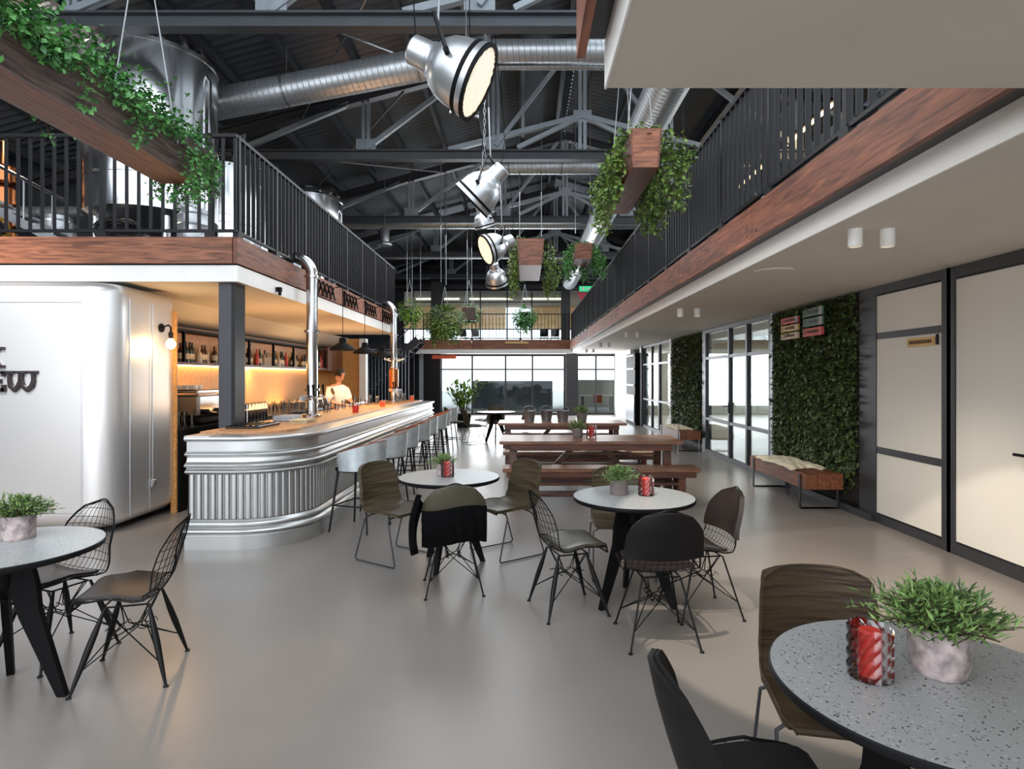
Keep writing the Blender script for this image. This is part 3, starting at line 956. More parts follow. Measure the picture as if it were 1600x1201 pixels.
# ================================================================ BIG HANGING LAMPS
def flood(name, loc, d, size, lit, label, topz):
    t = thing(name, label, 'lamp', tuple(loc), group=None)
    d = Vector(d).normalized()
    Mx = d.to_track_quat('Z', 'Y').to_matrix().to_4x4()
    s = size / .6
    S = Matrix.Scale(s, 4)
    hs = MB().lathe([(.0, -.50), (.09, -.50), (.115, -.48), (.12, -.33), (.13, -.325), (.135, -.30), (.15, -.27), (.19, -.245), (.235, -.18), (.262, -.09), (.272, 0), (.272, .02)], 36, Mx @ S, False)
    hs.build('housing', M['lamp'], t, True)
    MB().lathe([(.272, .012), (.292, .012), (.292, .04), (.272, .04), (.272, .012)], 36, Mx @ S, False).build('rear_rim', M['black'], t, True)
    MB().lathe([(.272, .04), (.288, .045), (.296, .10), (.272, .10), (.272, .04)], 36, Mx @ S, False).build('bezel', M['lamp'], t, True)
    MB().lathe([(.268, .09), (.302, .095), (.302, .12), (.27, .12), (.268, .09)], 36, Mx @ S, False).build('front_rim', M['black'], t, True)
    MB().lathe([(.0, .105), (.27, .105)], 36, Mx @ S, False).build('lens', M['lens' if lit else 'lensdim'], t)
    gr = MB()
    for k in range(-5, 6):
        h = math.sqrt(max(0, .265 ** 2 - (k * .045) ** 2))
        gr.add(*(lambda m: (m.v, m.f))(MB().beam((k * .045, -h, .113), (k * .045, h, .113), .004, .004)), M=Mx @ S)
    gr.build('lens_grille', M['lamp'], t)
    # yoke: side bracket reaching up
    sx = d.cross(Vector((0, 0, 1))).normalized()
    c = d * (-.12 * s)
    r = .285 * s
    top = Vector((0, 0, .30 * s)) - d * .26 * s
    for q in (-1, 1):
        MB().beam(c + sx * q * r, top + sx * q * r * .55, .03 * s, .012 * s).build('yoke_arm', M['steel_black'], t)
        MB().tube([c + sx * q * r * .85, c + sx * q * (r + .03)], .022 * s, 8).build('pivot', M['black'], t)
    MB().beam(top - sx * r * .58, top + sx * r * .58, .03 * s, .014 * s).build('yoke_bar', M['steel_black'], t)
    H = topz - loc[2]
    MB().tube([top, (top.x * .4, top.y * .4, H)], .010 * s, 6).build('chain', M['galv'], t)
    MB().tube([-d * .45 * s, -d * .5 * s + Vector((.02, 0, .35 * s)), (top.x * .4 + .05, top.y * .4 + .02, H)], .006, 6).build('cable', M['black'], t)
    if lit:
        light('lamp_beam', 'SPOT', tuple(Vector(loc) + d * .2 * s), 30, (1, .9, .76), .2, target=tuple(Vector(loc) + d * 3), spot=110, blend=.6)
    return t
flood('flood_lamp', P(729, 120, 5.0), (.82, -.05, -.44), .64, True, 'nearest and largest aluminium flood lamp, tilted right with a lit lens', roofz(-.5) - .07)
flood('flood_lamp', P(745, 305, 8.2), (-.62, .12, -.60), .62, False, 'second big aluminium flood lamp, turned down to the left', roofz(-.6) - .07)
flood('flood_lamp', P(766, 388, 11.2), (-.74, -.32, -.36), .60, True, 'third aluminium flood lamp, its lit oval lens facing left', roofz(-.6) - .07)
flood('flood_lamp', P(776, 438, 14.6), (.1, .45, -.62), .58, False, 'farthest aluminium flood lamp, hanging beside the ivy planter', roofz(-.6) - .07)
flood('flood_lamp', P(726, 172, 6.7), (-.15, .35, -.9), .34, False, 'small dim flood lamp partly hidden below the nearest one', roofz(-.6) - .07)
flood('flood_lamp', P(757, 350, 9.8), (.25, .3, -.9), .36, False, 'small flood lamp partly hidden under the second one', roofz(-.6) - .07)

# hanging chains bunch
ch = thing('hanging_chain', 'long bright steel chain hanging beside the big lamps', 'chain', tuple(P(757, 245, 7.6)))
cm = MB()
zt = roofz(-.5) - .4 - P(757, 245, 7.6).z
for k in range(44):
    z = k * zt / 44
    a = (k % 2) * PI / 2
    pts = [(.014 * math.cos(a) * math.cos(q), .014 * math.sin(a) * math.cos(q), z + .045 + .045 * math.sin(q)) for q in [i * PI / 3 for i in range(7)]]
    cm.tube(pts, .004, 4, False)
cm.build('links', M['galv'], ch)
# thin suspension wires over the hall
for i, (px, pt, pb, Y) in enumerate([(689, 300, 440, 14.5), (697, 330, 445, 15.5), (636, 350, 470, 17), (644, 370, 500, 18), (657, 400, 470, 18), (730, 370, 480, 16), (737, 390, 475, 17), (812, 110, 370, 11.9), (846, 110, 370, 11.9), (899, 150, 365, 12.5), (922, 150, 365, 12.5)]):
    a, b = P(px, pt, Y), P(px, pb, Y)
    a.z = roofz(a.x) - .01
    names = ['by the left gallery corner', 'just right of that corner', 'far left of the hall', 'beside the farthest left fern', 'near the bridge column', 'left of the third lamp', 'right over the square pot',
             'left wire of the middle ivy planter', 'right wire of the middle ivy planter', 'left wire of the dark far planter', 'right wire of the dark far planter']
    tag(MB().tube([a, b], .008, 5).build('suspension_wire', M['galv']), 'thin grey hanging wire, ' + names[i], 'wire')

# ================================================================ TANKS ON THE LEFT GALLERY
def tank(loc, r, h, label):
    t = thing('brewing_tank', label, 'tank', loc)
    prof = [(0, .45), (r * .5, .5), (r, .72), (r, h - .05), (r * 1.012, h - .05), (r * 1.012, h), (r * .97, h + .03), (r * .6, h + .18), (0, h + .24)]
    MB().lathe(prof, 64).build('vessel', M['tank'], t, True)
    for z in (1.15, h * .6):
        MB().lathe([(r + .001, z - .012), (r + .008, z - .006), (r + .008, z + .006), (r + .001, z + .012)], 64, None, False).build('band', M['tank'], t, True)
    lm = MB().tube([(0, 0, .8), (0, 0, 0)], .05, 12).lathe([(.09, 0), (.09, .02)], 12).mesh('leg', M['tank'])
    for k in range(4):
        a = PI / 4 + k * PI / 2
        inst('leg', lm, t, (r * .8 * math.cos(a), r * .8 * math.sin(a), 0))
    for k, a in enumerate((-.9, -.5, -.1, .35, 1.2, 2.2)):
        rr_ = r * .9
        x, y = rr_ * math.cos(a), rr_ * math.sin(a)
        MB().tube([(x, y, h), (x, y, h + .13), (x * .9, y * .9, h + .2)], .03, 8).lathe([(.05, h + .05), (.05, h + .075)], 10, Matrix.Translation((x, y, 0))).build('valve', M['chrome'], t, True)
    MB().lathe([(.2, h + .12), (.2, h + .22), (.18, h + .24), (0, h + .25)], 20, Matrix.Translation((0, -.2 * r, 0))).build('manhole', M['tank'], t, True)
    MB().tube([(r + .04, -.1, .6), (r + .04, -.1, h - .3), (r - .2, -.1, h + .1)], .022, 8).build('side_pipe', M['chrome'], t, True)
    return t
tank((-5.08, 8.17, 3.03), .80, 2.86, 'nearest and largest polished steel tank at the left gallery corner')
tank((-5.25, 10.5, 3.03), .70, 2.15, 'middle polished steel tank, mostly behind the side railing with fittings showing')
tank((-4.42, 12.35, 3.03), .66, 2.22, 'far polished steel tank rising above the side railing')
tank((-7.6, 11.9, 3.03), .6, 1.9, 'steel tank at the back left behind the front railing')

# gallery clutter behind the front railing
t = thing('steel_stair', 'small grey steel stair with glass-like panels behind the front railing', 'stair', (-6.1, 6.72, 3.03))
MB().beam((-1.0, 0, 1.05), (.95, 0, .05), .05, .09).build('stringer', M['duct'], t)
MB().beam((-1.0, .5, 1.05), (.95, .5, .05), .05, .09).build('stringer', M['duct'], t)
MB().tube([(-.95, 0, 1.55), (.95, 0, .55)], .02, 8).build('handrail', M['chrome'], t)
for k in range(6):
    q = (k + .5) / 6
    MB().box((-1.0 + 1.95 * q, .25, 1.05 - 1.0 * q), (.24, .46, .03)).build('tread', M['duct'], t)
    MB().tube([(-1.0 + 1.95 * q, 0, 1.05 - q), (-1.0 + 1.95 * q, 0, 1.55 - q)], .01, 6).build('baluster', M['galv'], t)
MB().box((-1.2, .25, .53), (.4, .5, 1.06)).build('landing', M['steel_dark'], t)
def keg(x, y, s, m, label):
    t = thing('keg', label, 'keg', (x, y, 3.03), group=None)
    MB().lathe([(.14, 0), (.16, 0), (.16, .05), (.19, .08), (.19, .2), (.2, .22), (.19, .24), (.19, .38), (.2, .4), (.19, .42), (.19, .52), (.16, .55), (.16, .6), (.14, .6)], 20).build('shell', M[m], t, True)
    MB().lathe([(.0, .54), (.06, .54), (.06, .58), (0, .58)], 12).build('valve', M['black'], t)
keg(-6.75, 7.55, 1, 'yellow', 'yellow keg behind the front gallery railing')
keg(-7.8, 6.9, 1, 'duct', 'steel keg at the left edge behind the gallery railing')
keg(-5.9, 7.55, 1, 'duct', 'steel keg right of the yellow one behind the gallery railing')
keg(-4.0, 7.25, 1, 'duct', 'steel keg standing below the big tank')
for i, (x, y, rr_, lab) in enumerate(((-6.0, 6.52, .28, 'coil of black hose left of the gallery stair behind railing'), (-4.45, 6.55, .22, 'coil of black hose under the nearest tank'))):
    m = MB()
    for k in range(4):
        m.tube([(rr_ * (1 + .03 * k) * math.cos(a), .05 * math.sin(3 * a + k), .03 + rr_ * .5 + rr_ * .5 * math.sin(a) + .02 * k) for a in [j * PI / 10 for j in range(21)]], .018, 6)
    tag(m.build('hose_coil', M['hose'], loc=(x, y, 3.03)), lab, 'hose')
for i, (x, y, z, m, sx, lab) in enumerate(((-6.6, 8.4, 0, 'sack', .5, 'lowest pale sack behind the left railing'), (-6.6, 8.42, .2, 'sack', .48, 'upper pale sack on the stack behind the left railing'), (-4.9, 7.1, 0, 'sack', .24, 'pale sack right of the gallery stair'))):
    MBs = MB().shell(lambda u, v: (sx * (u - .5) * 1.2, .25 * math.cos(PI * 2 * v) , .1 + .1 * math.sin(2 * PI * v) * math.sin(PI * min(1, max(0, u * .92 + .04)))), 10, 12, .01)
    tag(MBs.build('grain_sack', M[m], None, True, (x, y, 3.03 + z)), lab, 'sack')
t = thing('copper_column', 'copper still column at the far left behind the railing', 'still', (-7.15, 8.2, 3.03))
for k in range(5):
    MB().lathe([(.12, k * .3 + .02), (.15, k * .3 + .05), (.15, k * .3 + .25), (.12, k * .3 + .28)], 20).build('still_section', M['copper'], t, True)
MB().lathe([(.18, 0), (.18, .03)], 20).build('base', M['copper'], t)
MB().tube([(0, 0, 1.45), (0, 0, 1.8), (-.5, 0, 1.8), (-.5, 0, .3)], .035, 10).build('swan_neck', M['copper'], t, True)
light('gallery_fill', 'POINT', (-6.5, 7.6, 5.2), 60, (1, .86, .7), .2)  # added point light for the tanks and kegs, without a fixture

# ================================================================ HANGING PLANTERS
def ivy_mesh(mb, base, n, spread, L, W, droop=.3):
    for _ in range(n):
        p = base()
        d = Vector((random.gauss(0, 1), random.gauss(0, 1), random.gauss(0, .8) - droop))
        mb.leaf(p, d, Vector((random.gauss(0, .4), random.gauss(0, .4), 1)), L * random.uniform(.7, 1.25), W * random.uniform(.7, 1.25))
def trail(mb, stem, p, drop, L, W, n, out=(0, 0), fat=.05):
    x, y, z = p
    pts = []
    k = max(4, int(drop / .06))
    ox, oy = out
    ph = random.uniform(0, 6)
    for i in range(k + 1):
        q = i / k
        pts.append(Vector((x + ox * min(1, q * 3) + .02 * math.sin(ph + q * 9), y + oy * min(1, q * 3) + .02 * math.cos(ph + q * 8), z + .05 * math.sin(min(1, q * 4) * PI) - drop * q)))
    stem.tube(pts, .003, 4)
    for i in range(n):
        q = random.random() ** .8
        f_ = q * k
        i0 = min(k - 1, int(f_))
        c = pts[i0].lerp(pts[i0 + 1], f_ - i0) + Vector((random.gauss(0, fat * (1 - .5 * q)), random.gauss(0, fat * (1 - .5 * q)), 0))
        d = Vector((random.gauss(0, 1), random.gauss(0, 1), -.6 + random.gauss(0, .6)))
        mb.leaf(c, d, Vector((random.gauss(0, .5), random.gauss(0, .5), 1)), L * random.uniform(.7, 1.2), W * random.uniform(.7, 1.2))
def trough(name, loc, w, wt, L, h, label, plabel, trails, topn, wires, leafm='ivy', LS=.055, puff=.06, hang=None, wood_='trough', side=None):
    """long box open on top, wider at the top; x across, y along"""
    t = thing(name, label, 'planter', loc)
    th = .022
    for s in (-1, 1):
        MB().add([(s * w / 2, 0, 0), (s * w / 2, L, 0), (s * wt / 2, L, h), (s * wt / 2, 0, h),
                  (s * (w / 2 - th), 0, 0), (s * (w / 2 - th), L, 0), (s * (wt / 2 - th), L, h), (s * (wt / 2 - th), 0, h)],
                 [(0, 1, 2, 3), (7, 6, 5, 4), (3, 2, 6, 7), (0, 3, 7, 4), (1, 5, 6, 2), (0, 4, 5, 1)]).build('side_board', M[side or wood_], t)
    for y0, y1 in ((0, th), (L - th, L)):
        MB().add([(-w / 2 + th, y0, 0), (w / 2 - th, y0, 0), (wt / 2 - th, y0, h), (-wt / 2 + th, y0, h),
                  (-w / 2 + th, y1, 0), (w / 2 - th, y1, 0), (wt / 2 - th, y1, h), (-wt / 2 + th, y1, h)],
                 [(0, 1, 2, 3), (7, 6, 5, 4), (3, 2, 6, 7), (0, 4, 5, 1), (1, 5, 6, 2), (0, 3, 7, 4)]).build('end_board', M['fascia_x'], t)
    MB().rng(-w / 2 + th, w / 2 - th, th, L - th, 0, .025).build('bottom_board', M[wood_], t)
    MB().rng(-w / 2 + .01, w / 2 - .01, th, L - th, h * .8, h * .84).build('soil', M['soil'], t)
    for y in wires:
        zt = roofz(loc[0]) - .01 - loc[2]
        for s in (-1, 1):
            MB().tube([(s * wt / 2 * .9, y, h * .6), (s * .02, y, min(zt, 1.9 if zt > 2 else zt)), (s * .012, y, zt)], .006, 5).build('hanging_wire', M['galv'], t)
    # plant
    pl = thing('ivy_plant', plabel, 'plant', loc)
    lv, stm = MB(), MB()
    def topb():
        return Vector((random.uniform(-wt * .48, wt * .48), random.uniform(.02, L - .02), h * .85 + abs(random.gauss(0, puff))))
    ivy_mesh(lv, topb, topn, .1, LS, LS * .8, -.2)
    for (x, y, drop, n, out) in trails(w, wt, L, h):
        trail(lv, stm, (x, y, h), drop, LS, LS * .8, n, out)
    tag(lv.build('foliage', M[leafm], pl), kind='stuff')
    tag(stm.build('stems', M['stem'], pl), kind='stuff')
    return t
def tr_left(w, wt, L, h):
    out = []
    for k in range(58):
        y = random.uniform(.0, L)
        out.append((wt / 2 - .02, y, random.uniform(.05, .16) if y < L - .5 else random.uniform(.2, .42), random.randint(22, 36), (.03, 0)))
    for k in range(26):
        out.append((random.uniform(-wt / 2, wt / 2), L, random.uniform(.2, .48), 26, (0, .04)))
    for k in range(8):
        out.append((-wt / 2, random.uniform(0, L), random.uniform(.1, .3), 16, (-.04, 0)))
    out += [(wt / 2, L - 1.1, .34, 46, (.0, 0)), (wt / 2, L - 1.05, .28, 40, (.0, 0)), (wt / 2, L - 1.6, .3, 40, (.0, 0)), (wt / 2, L - 2.3, .3, 40, (.0, 0)), (wt / 2, L - .3, .45, 70, (.02, 0)), (wt / 2, L - .4, .45, 70, (.02, 0)), (wt / 2 - .1, L - .35, .5, 70, (.1, 0))]
    return out
trough('hanging_trough', (-3.14, 1.9, 3.37), .36, .66, 3.55, .25, 'long wooden trough hanging at the upper left, filled with ivy', 'dense green ivy spilling over the long trough at the upper left', tr_left, 7600, (1.0, 3.0), LS=.046, puff=.16, side='trough_cool_lit')
def tr_box(dens, dmin, dmax, sides='LRF'):
    def fn(w, wt, L, h):
        out = []
        for k in range(dens):
            if 'L' in sides: out.append((-wt / 2, random.uniform(0, L), random.uniform(dmin, dmax), 46, (-random.uniform(.03, .16), 0)))
            if 'R' in sides: out.append((wt / 2, random.uniform(0, L), random.uniform(dmin, dmax), 46, (random.uniform(.03, .30), 0)))
            if 'F' in sides and k % 3 == 0: out.append((random.uniform(-wt / 2, wt / 2), 0, random.uniform(.05, dmin), 16, (0, -.03)))
            if 'B' in sides: out.append((random.uniform(-wt / 2, wt / 2), L, random.uniform(dmin, dmax), 34, (0, .05)))
        return out
    return fn
trough('hanging_trough', (1.26, 6.1, 3.75), .27, .34, 1.75, .40, 'wooden trough hanging before the right gallery railing, large and near', 'ivy trailing down both sides of the near right hanging trough', tr_box(44, .30, .85, 'LR'), 520, (.3, 1.4), 'ivy2', .062)
trough('hanging_trough', (.15, 11.6, 3.78), .44, .54, 1.9, .52, 'reddish wooden trough hanging mid hall right of the big lamps', 'ivy hanging in two curtains from the mid hall trough', tr_box(15, .5, 1.15, 'LR'), 340, (), 'ivy2', .07, side=None)
trough('hanging_trough', (1.28, 12.6, 4.1), .34, .40, .9, .34, 'small dark trough hanging between the mid hall trough and the right railing', 'ivy around the small dark trough near the right railing', tr_box(16, .3, .75, 'LRB'), 320, (), 'ivy', .065)

def hanging_pot(loc, s, label, plabel, leafm, n, R_, pot='potgrey', square=False, droop=.35):
    t = thing('hanging_pot', label, 'planter', tuple(loc))
    if square:
        MB().cbox((0, 0, 0), (s, s, s), .01).build('box', M[pot], t)
    else:
        MB().lathe([(0, -s / 2), (s * .36, -s / 2), (s * .5, s / 2), (s * .46, s / 2), (s * .42, s * .3), (0, s * .3)], 20).build('bowl', M[pot], t, True)
    zt = roofz(loc[0]) - .01 - loc[2]
    for q in (-1, 1):
        MB().tube([(q * s * .45, 0, s * .4), (0, 0, s * .5 + .8), (0, 0, zt)], .007, 5).build('hanging_wire', M['galv'], t)
    pl = thing('trailing_plant', plabel, 'plant', tuple(loc))
    lv, stm = MB(), MB()
    for _ in range(n):
        v = Vector((random.gauss(0, 1), random.gauss(0, 1), random.gauss(0, 1))).normalized() * (R_ * random.uniform(.55, 1))
        v.z = v.z * .8 + s * .1
        if v.y > 0 and False: pass
        if square and v.y < -s * .3 and abs(v.x) < s * .5 and abs(v.z) < s * .5: continue
        lv.leaf(v, v + Vector((0, 0, -.2)), Vector((0, 0, 1)), .09 * random.uniform(.7, 1.3), .05)
    for k in range(int(n / 110)):
        a = random.uniform(0, 2 * PI)
        trail(lv, stm, (R_ * .6 * math.cos(a), R_ * .6 * math.sin(a), 0), R_ * random.uniform(.8, 1.25), .08, .05, 16)
    tag(lv.build('foliage', M[leafm], pl), kind='stuff')
    tag(stm.build('stems', M['stem'], pl), kind='stuff')
hanging_pot(P(695, 505, 15.5), .32, 'small pot hidden inside the bushy hanging plant by the bridge', 'large bushy olive plant hanging in front of the left end of the far bridge', 'ivy2', 2400, .54)
hanging_pot(P(733, 491, 17), .36, 'square dark hanging box in front of the bridge railing', 'green leaves around the square dark hanging box', 'ivy', 420, .36, 'darkwood', True)
hanging_pot(P(820, 497, 17), .34, 'dark hanging bowl right in front of the bright bridge window', 'dark leafy plant hanging before the bright bridge window', 'ivy', 900, .38, 'black')
hanging_pot(P(640, 487, 17.5), .3, 'pot hidden in the bright fern beside the end of the left railing', 'bright green plant hanging at the end of the left gallery railing', 'palm', 700, .42)

# ================================================================ POD WITH LETTERING (left)
pod = thing('metal_pod', 'large satin white metal pod with rounded corners under the left gallery', 'pod')
x0, x1, y0, y1, zb, zt_ = -8.6, -4.12, 5.95, 7.0, .06, 2.56
def rrect(ins, r, n=8, flat_back=True):
    a0, a1, b0, b1 = x0 + ins, x1 - ins, y0 + ins, y1
    pts = []
    rr_ = max(.02, r - ins)
    for k in range(n + 1):
        a = -PI / 2 + (PI / 2) * k / n
        pts.append((a1 - rr_ + rr_ * math.cos(a), b0 + rr_ + rr_ * math.sin(a)))
    pts += [(a1, b1), (a0, b1)]
    for k in range(n + 1):
        a = PI + (PI / 2) * k / n
        pts.append((a0 + rr_ + rr_ * math.cos(a), b0 + rr_ + rr_ * math.sin(a)))
    return pts
rings = []
er = .16
for k in range(7):
    a = PI / 2 * k / 6
    ins = er * (1 - math.sin(a)); z = zb + er * (1 - math.cos(a))
    rings.append([(x, y, z) for x, y in rrect(ins, .29)])
er2 = .10
for k in range(7):
    a = PI / 2 * k / 6
    ins = er2 * (1 - math.cos(a)); z = zt_ - er2 + er2 * math.sin(a)
    rings.append([(x, y, z) for x, y in rrect(ins, .29)])
MB().rings(rings).build('shell', M['pod'], pod, True)
# raised seams
MB().rng(x0 + .3, x1 - .28, y0 - .003, y0, 2.345, 2.352).build('front_seam', M['lamp'], pod)
MB().tube([(x1 - .29, y0 - .002, .14), (x1 - .29, y0 - .002, 2.42)], .004, 6).build('corner_seam', M['lamp'], pod)
MB().tube([(x1 + .002, y0 + .29, .14), (x1 + .002, y0 + .29, 2.42)], .004, 6).build('corner_seam', M['lamp'], pod)
MB().tube([(x1 + .002, y0 + .62, .14), (x1 + .002, y0 + .62, 2.42)], .003, 6).build('side_seam', M['lamp'], pod)
MB().rng(x0 + .3, x1 - .28, y0 - .003, y0 + .001, .235, .243).build('lower_seam', M['lamp'], pod)
for k in range(5):
    MB().rng(x0 + .3 + k * .9, x0 + .5 + k * .9, y0 + .35, y1 - .1, 0, .1).build('support', M['black'], pod)
t = thing('socket', 'small power socket on the side of the metal pod', 'socket', (x1 + .004, 6.62, .42))
MB().cbox((.01, 0, 0), (.02, .085, .085), .006).build('plate', M['pod'], t)
MB().lathe([(.028, 0), (.028, .006), (.0, .006)], 14, Matrix.Translation((.018, 0, 0)) @ Matrix.Rotation(R(90), 4, 'Y')).build('outlet', M['lamp'], t)
MB().tube([(.0, .0, .04), (.0, 0, 2.0)], .004, 6).build('cable', M['lamp'], t)
# lettering, slab serif with rounded bowls
LZ = P(30, 611, y0).z
def lx(px): return (px - 817) / 930 * y0
def lz(py): return 1.6 - (py - 589) / 930 * y0
dp = .03
LY = y0 - dp / 2 - .001
def stroke(pts, wds, name, par):
    m = MB()
    pts = [Vector((lx(a), LY, lz(b))) for a, b in pts]
    k = 930 / y0
    L_, R__ = [], []
    for i, p in enumerate(pts):
        d = (pts[min(i + 1, len(pts) - 1)] - pts[max(i - 1, 0)]).normalized()
        n = Vector((-d.z, 0, d.x))
        wd = wds[i] if isinstance(wds, (list, tuple)) else wds
        L_.append(p + n * wd / 2 / k); R__.append(p - n * wd / 2 / k)
    poly = L_ + R__[::-1]
    n = len(pts)
    vs = [(q.x, LY - dp / 2, q.z) for q in poly] + [(q.x, LY + dp / 2, q.z) for q in poly]
    N = 2 * n
    fs = []
    for i in range(n - 1):
        a, b, c, d_ = i, i + 1, N - 2 - i, N - 1 - i
        fs.append((a, b, c, d_)); fs.append((d_ + N, c + N, b + N, a + N))
    for i in range(N):
        j = (i + 1) % N
        fs.append((i, i + N, j + N, j))
    m.add(vs, fs)
    return m
def merge(ms):
    r = MB()
    for m in ms: r.add(m.v, m.f)
    return r
W_ = [stroke([(17.5, 583), (17.5, 595), (19, 603), (25, 609), (31, 603), (33.5, 595), (33.5, 583)], [4.5, 5, 6.5, 7, 6, 4, 3.5], 'a', None),
      stroke([(36.5, 583), (36.5, 595), (38, 603), (45, 609), (52, 603), (54.5, 595), (54.5, 583)], [3.5, 4, 6, 7, 6.5, 5, 4.5], 'a', None),
      stroke([(13.5, 581.5), (25, 581.5)], 4.5, 'a', None), stroke([(27, 581.5), (43, 581.5)], 4.5, 'a', None), stroke([(46, 581.5), (61, 581.5)], 4.5, 'a', None)]
E_ = [stroke([(-6, 580), (-6, 612)], 7, 'a', None), stroke([(-12, 581.5), (11, 581.5)], 4.5, 'a', None), stroke([(8, 581), (8, 588)], 4.5, 'a', None),
      stroke([(-3, 595.5), (4, 595.5)], 4, 'a', None), stroke([(-12, 609), (10, 609)], 6, 'a', None), stroke([(8, 601), (8.5, 611)], 5.5, 'a', None), stroke([(3, 592), (3, 599)], 3, 'a', None)]
K_ = [stroke([(-14, 541), (-14, 575)], 7, 'a', None), stroke([(-19, 543), (-8, 543)], 4.5, 'a', None), stroke([(-19, 573), (-8, 573)], 4.5, 'a', None),
      stroke([(-10, 560), (1, 544)], 4, 'a', None), stroke([(-9, 556), (1, 572)], 6, 'a', None), stroke([(-5, 544), (9, 544)], 4, 'a', None), stroke([(-4, 572.5), (9, 572.5)], 4.5, 'a', None)]
for nm, parts, lab in (('letter_w', W_, 'last dark slab-serif letter W on the front of the metal pod'), ('letter_e', E_, 'dark letter E left of the W, cut by the picture edge'), ('letter_k', K_, 'dark letter K above the E and W, mostly out of frame')):
    o = merge(parts).build(nm, M['inkblack'])
    o.name = 'wall_letter'
    tag(o, lab, 'letter')

# jamb at pod end, black cabinet behind
tag(MB().rng(-4.15, -4.085, 7.01, 7.04, 0, 2.38).build('door_jamb', M['osb']), 'warm chipboard upright at the right end of the metal pod', 'jamb')
# sconce bulb on pod side
sc = thing('wall_lamp', 'bare glowing bulb on a small black bracket beside the chipboard upright', 'lamp', (x1, 6.78, 2.16))
MB().lathe([(.05, 0), (.05, .012), (0, .012)], 16, Matrix.Rotation(R(90), 4, 'Y')).build('wall_plate', M['black'], sc)
MB().tube([(0, 0, 0), (.10, -.03, .03), (.14, -.05, 0), (.14, -.05, -.06)], .010, 8).build('arm', M['black'], sc)
MB().lathe([(.022, -.13), (.026, -.06), (.012, -.05), (0, -.05)], 12, Matrix.Translation((.14, -.05, 0))).build('bulb_holder', M['black'], sc)
MB().lathe([(0, -.245), (.03, -.235), (.052, -.20), (.052, -.175), (.03, -.14), (.02, -.12)], 18, Matrix.Translation((.14, -.05, 0))).build('bulb', M['bulb'], sc, True)
light('bulb_glow', 'POINT', (x1 + .21, 6.70, 1.95), 11, (1, .62, .28), .05)

# ================================================================ BAR
BZ = 1.05
def barpath(off):
    """outer path of the bar front, offset outwards by off"""
    xa, ya, xb, yb, r = -3.13, 5.55, -2.1, 13.75, .62
    pts = [(xa, ya - off)]
    for k in range(1, 6): pts.append((xa + (xb - r - xa) * k / 6, ya - off))
    for k in range(15):
        a = -PI / 2 + PI / 2 * k / 14
        pts.append((xb - r + (r + off) * math.cos(a), ya + r + (r + off) * math.sin(a)))
    for k in range(1, 21): pts.append((xb + off, ya + r + (yb - ya - r) * k / 20))
    return pts
bar = thing('bar_counter', 'long brushed zinc bar counter with moulded bands and fluted front', 'bar')
def sweep(prof, name, mt, par, smooth=True):
    paths = [barpath(o) for o, z in prof]
    n = len(paths[0])
    rings = [[(paths[j][i][0], paths[j][i][1], prof[j][1]) for j in range(len(prof))] for i in range(n)]
    return MB().rings(rings, False, False, False).build(name, M[mt], par, smooth)
def arcp(z0, z1, o0, o1, bulge, n=6):
    return [(o0 + (o1 - o0) * k / n + bulge * math.sin(PI * k / n), z0 + (z1 - z0) * k / n) for k in range(n + 1)]
lower = [(.05, 0), (.05, .13), (.042, .14)] + arcp(.14, .20, .035, .035, .035) + [(.03, .205)] + arcp(.21, .255, .015, .015, .02) + [(0, .27)]
upper = [(0, .695), (.01, .70)] + arcp(.70, .74, .02, .02, .028) + [(.012, .745)] + arcp(.75, .81, .012, .012, .045) + [(.01, .82), (-.002, .85)] + arcp(.86, .905, .02, .02, .03) + [(.008, .91), (.008, 1.0)]
sweep(lower, 'base_moulding', 'zinc', bar)
sweep(upper, 'upper_moulding', 'zinc', bar)
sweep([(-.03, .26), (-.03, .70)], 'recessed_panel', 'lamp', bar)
sweep([(-.02, 1.0)] + [(.008, 1.0), (.045, 1.005)] + arcp(1.005, 1.05, .045, .045, .014) + [(.03, 1.052), (-.25, 1.052)], 'top_edge', 'zinc', bar)
# flutes
L0 = barpath(0)
pts = [Vector((x, y, 0)) for x, y in L0]
acc = [0]
for a, b in zip(pts[:-1], pts[1:]): acc.append(acc[-1] + (b - a).length)
fl_me = MB().rings([[(.0255 * math.copysign(abs(math.cos(a)) ** .6, math.cos(a)), .022 * -abs(math.sin(a)) ** .6, z) for a in [-PI + PI * k / 10 for k in range(11)]] for z in (.275, .69)], False, False, False).mesh('flute', M['zinc'], True)
sdist = .03
while sdist < acc[-1]:
    i = max(k for k in range(len(acc)) if acc[k] <= sdist)
    i = min(i, len(pts) - 2)
    q = (sdist - acc[i]) / (acc[i + 1] - acc[i])
    p = pts[i].lerp(pts[i + 1], q)
    d = (pts[i + 1] - pts[i]).normalized()
    inst('flute', fl_me, bar, (p.x + (-.028) * d.y * -1 * -1, p.y + .028 * d.x, 0), (0, 0, math.atan2(d.y, d.x)))
    sdist += .066
MB().rng(-3.13, -3.10, 5.56, 13.75, 0, 1.0).build('service_side_panel', M['black'], bar)
# worktop: inner wooden top
tp = [(x, y) for x, y in barpath(-.22)]
poly = tp + [(-3.13, 13.75), (-3.13, 5.78)]
vs = [(x, y, BZ + .0) for x, y in poly] + [(x, y, BZ + .022) for x, y in poly]
n = len(poly)
bt = MB().add(vs, [tuple(range(n))[::-1], tuple(range(n, 2 * n))] + [(i, (i + 1) % n, (i + 1) % n + n, i + n) for i in range(n)])
bt.build('wooden_worktop', M['bartop'], bar)
MB().rng(-3.13, -2.9, 5.5, 6.0, 1.045, 1.056).build('top_corner', M['zinc'], bar)

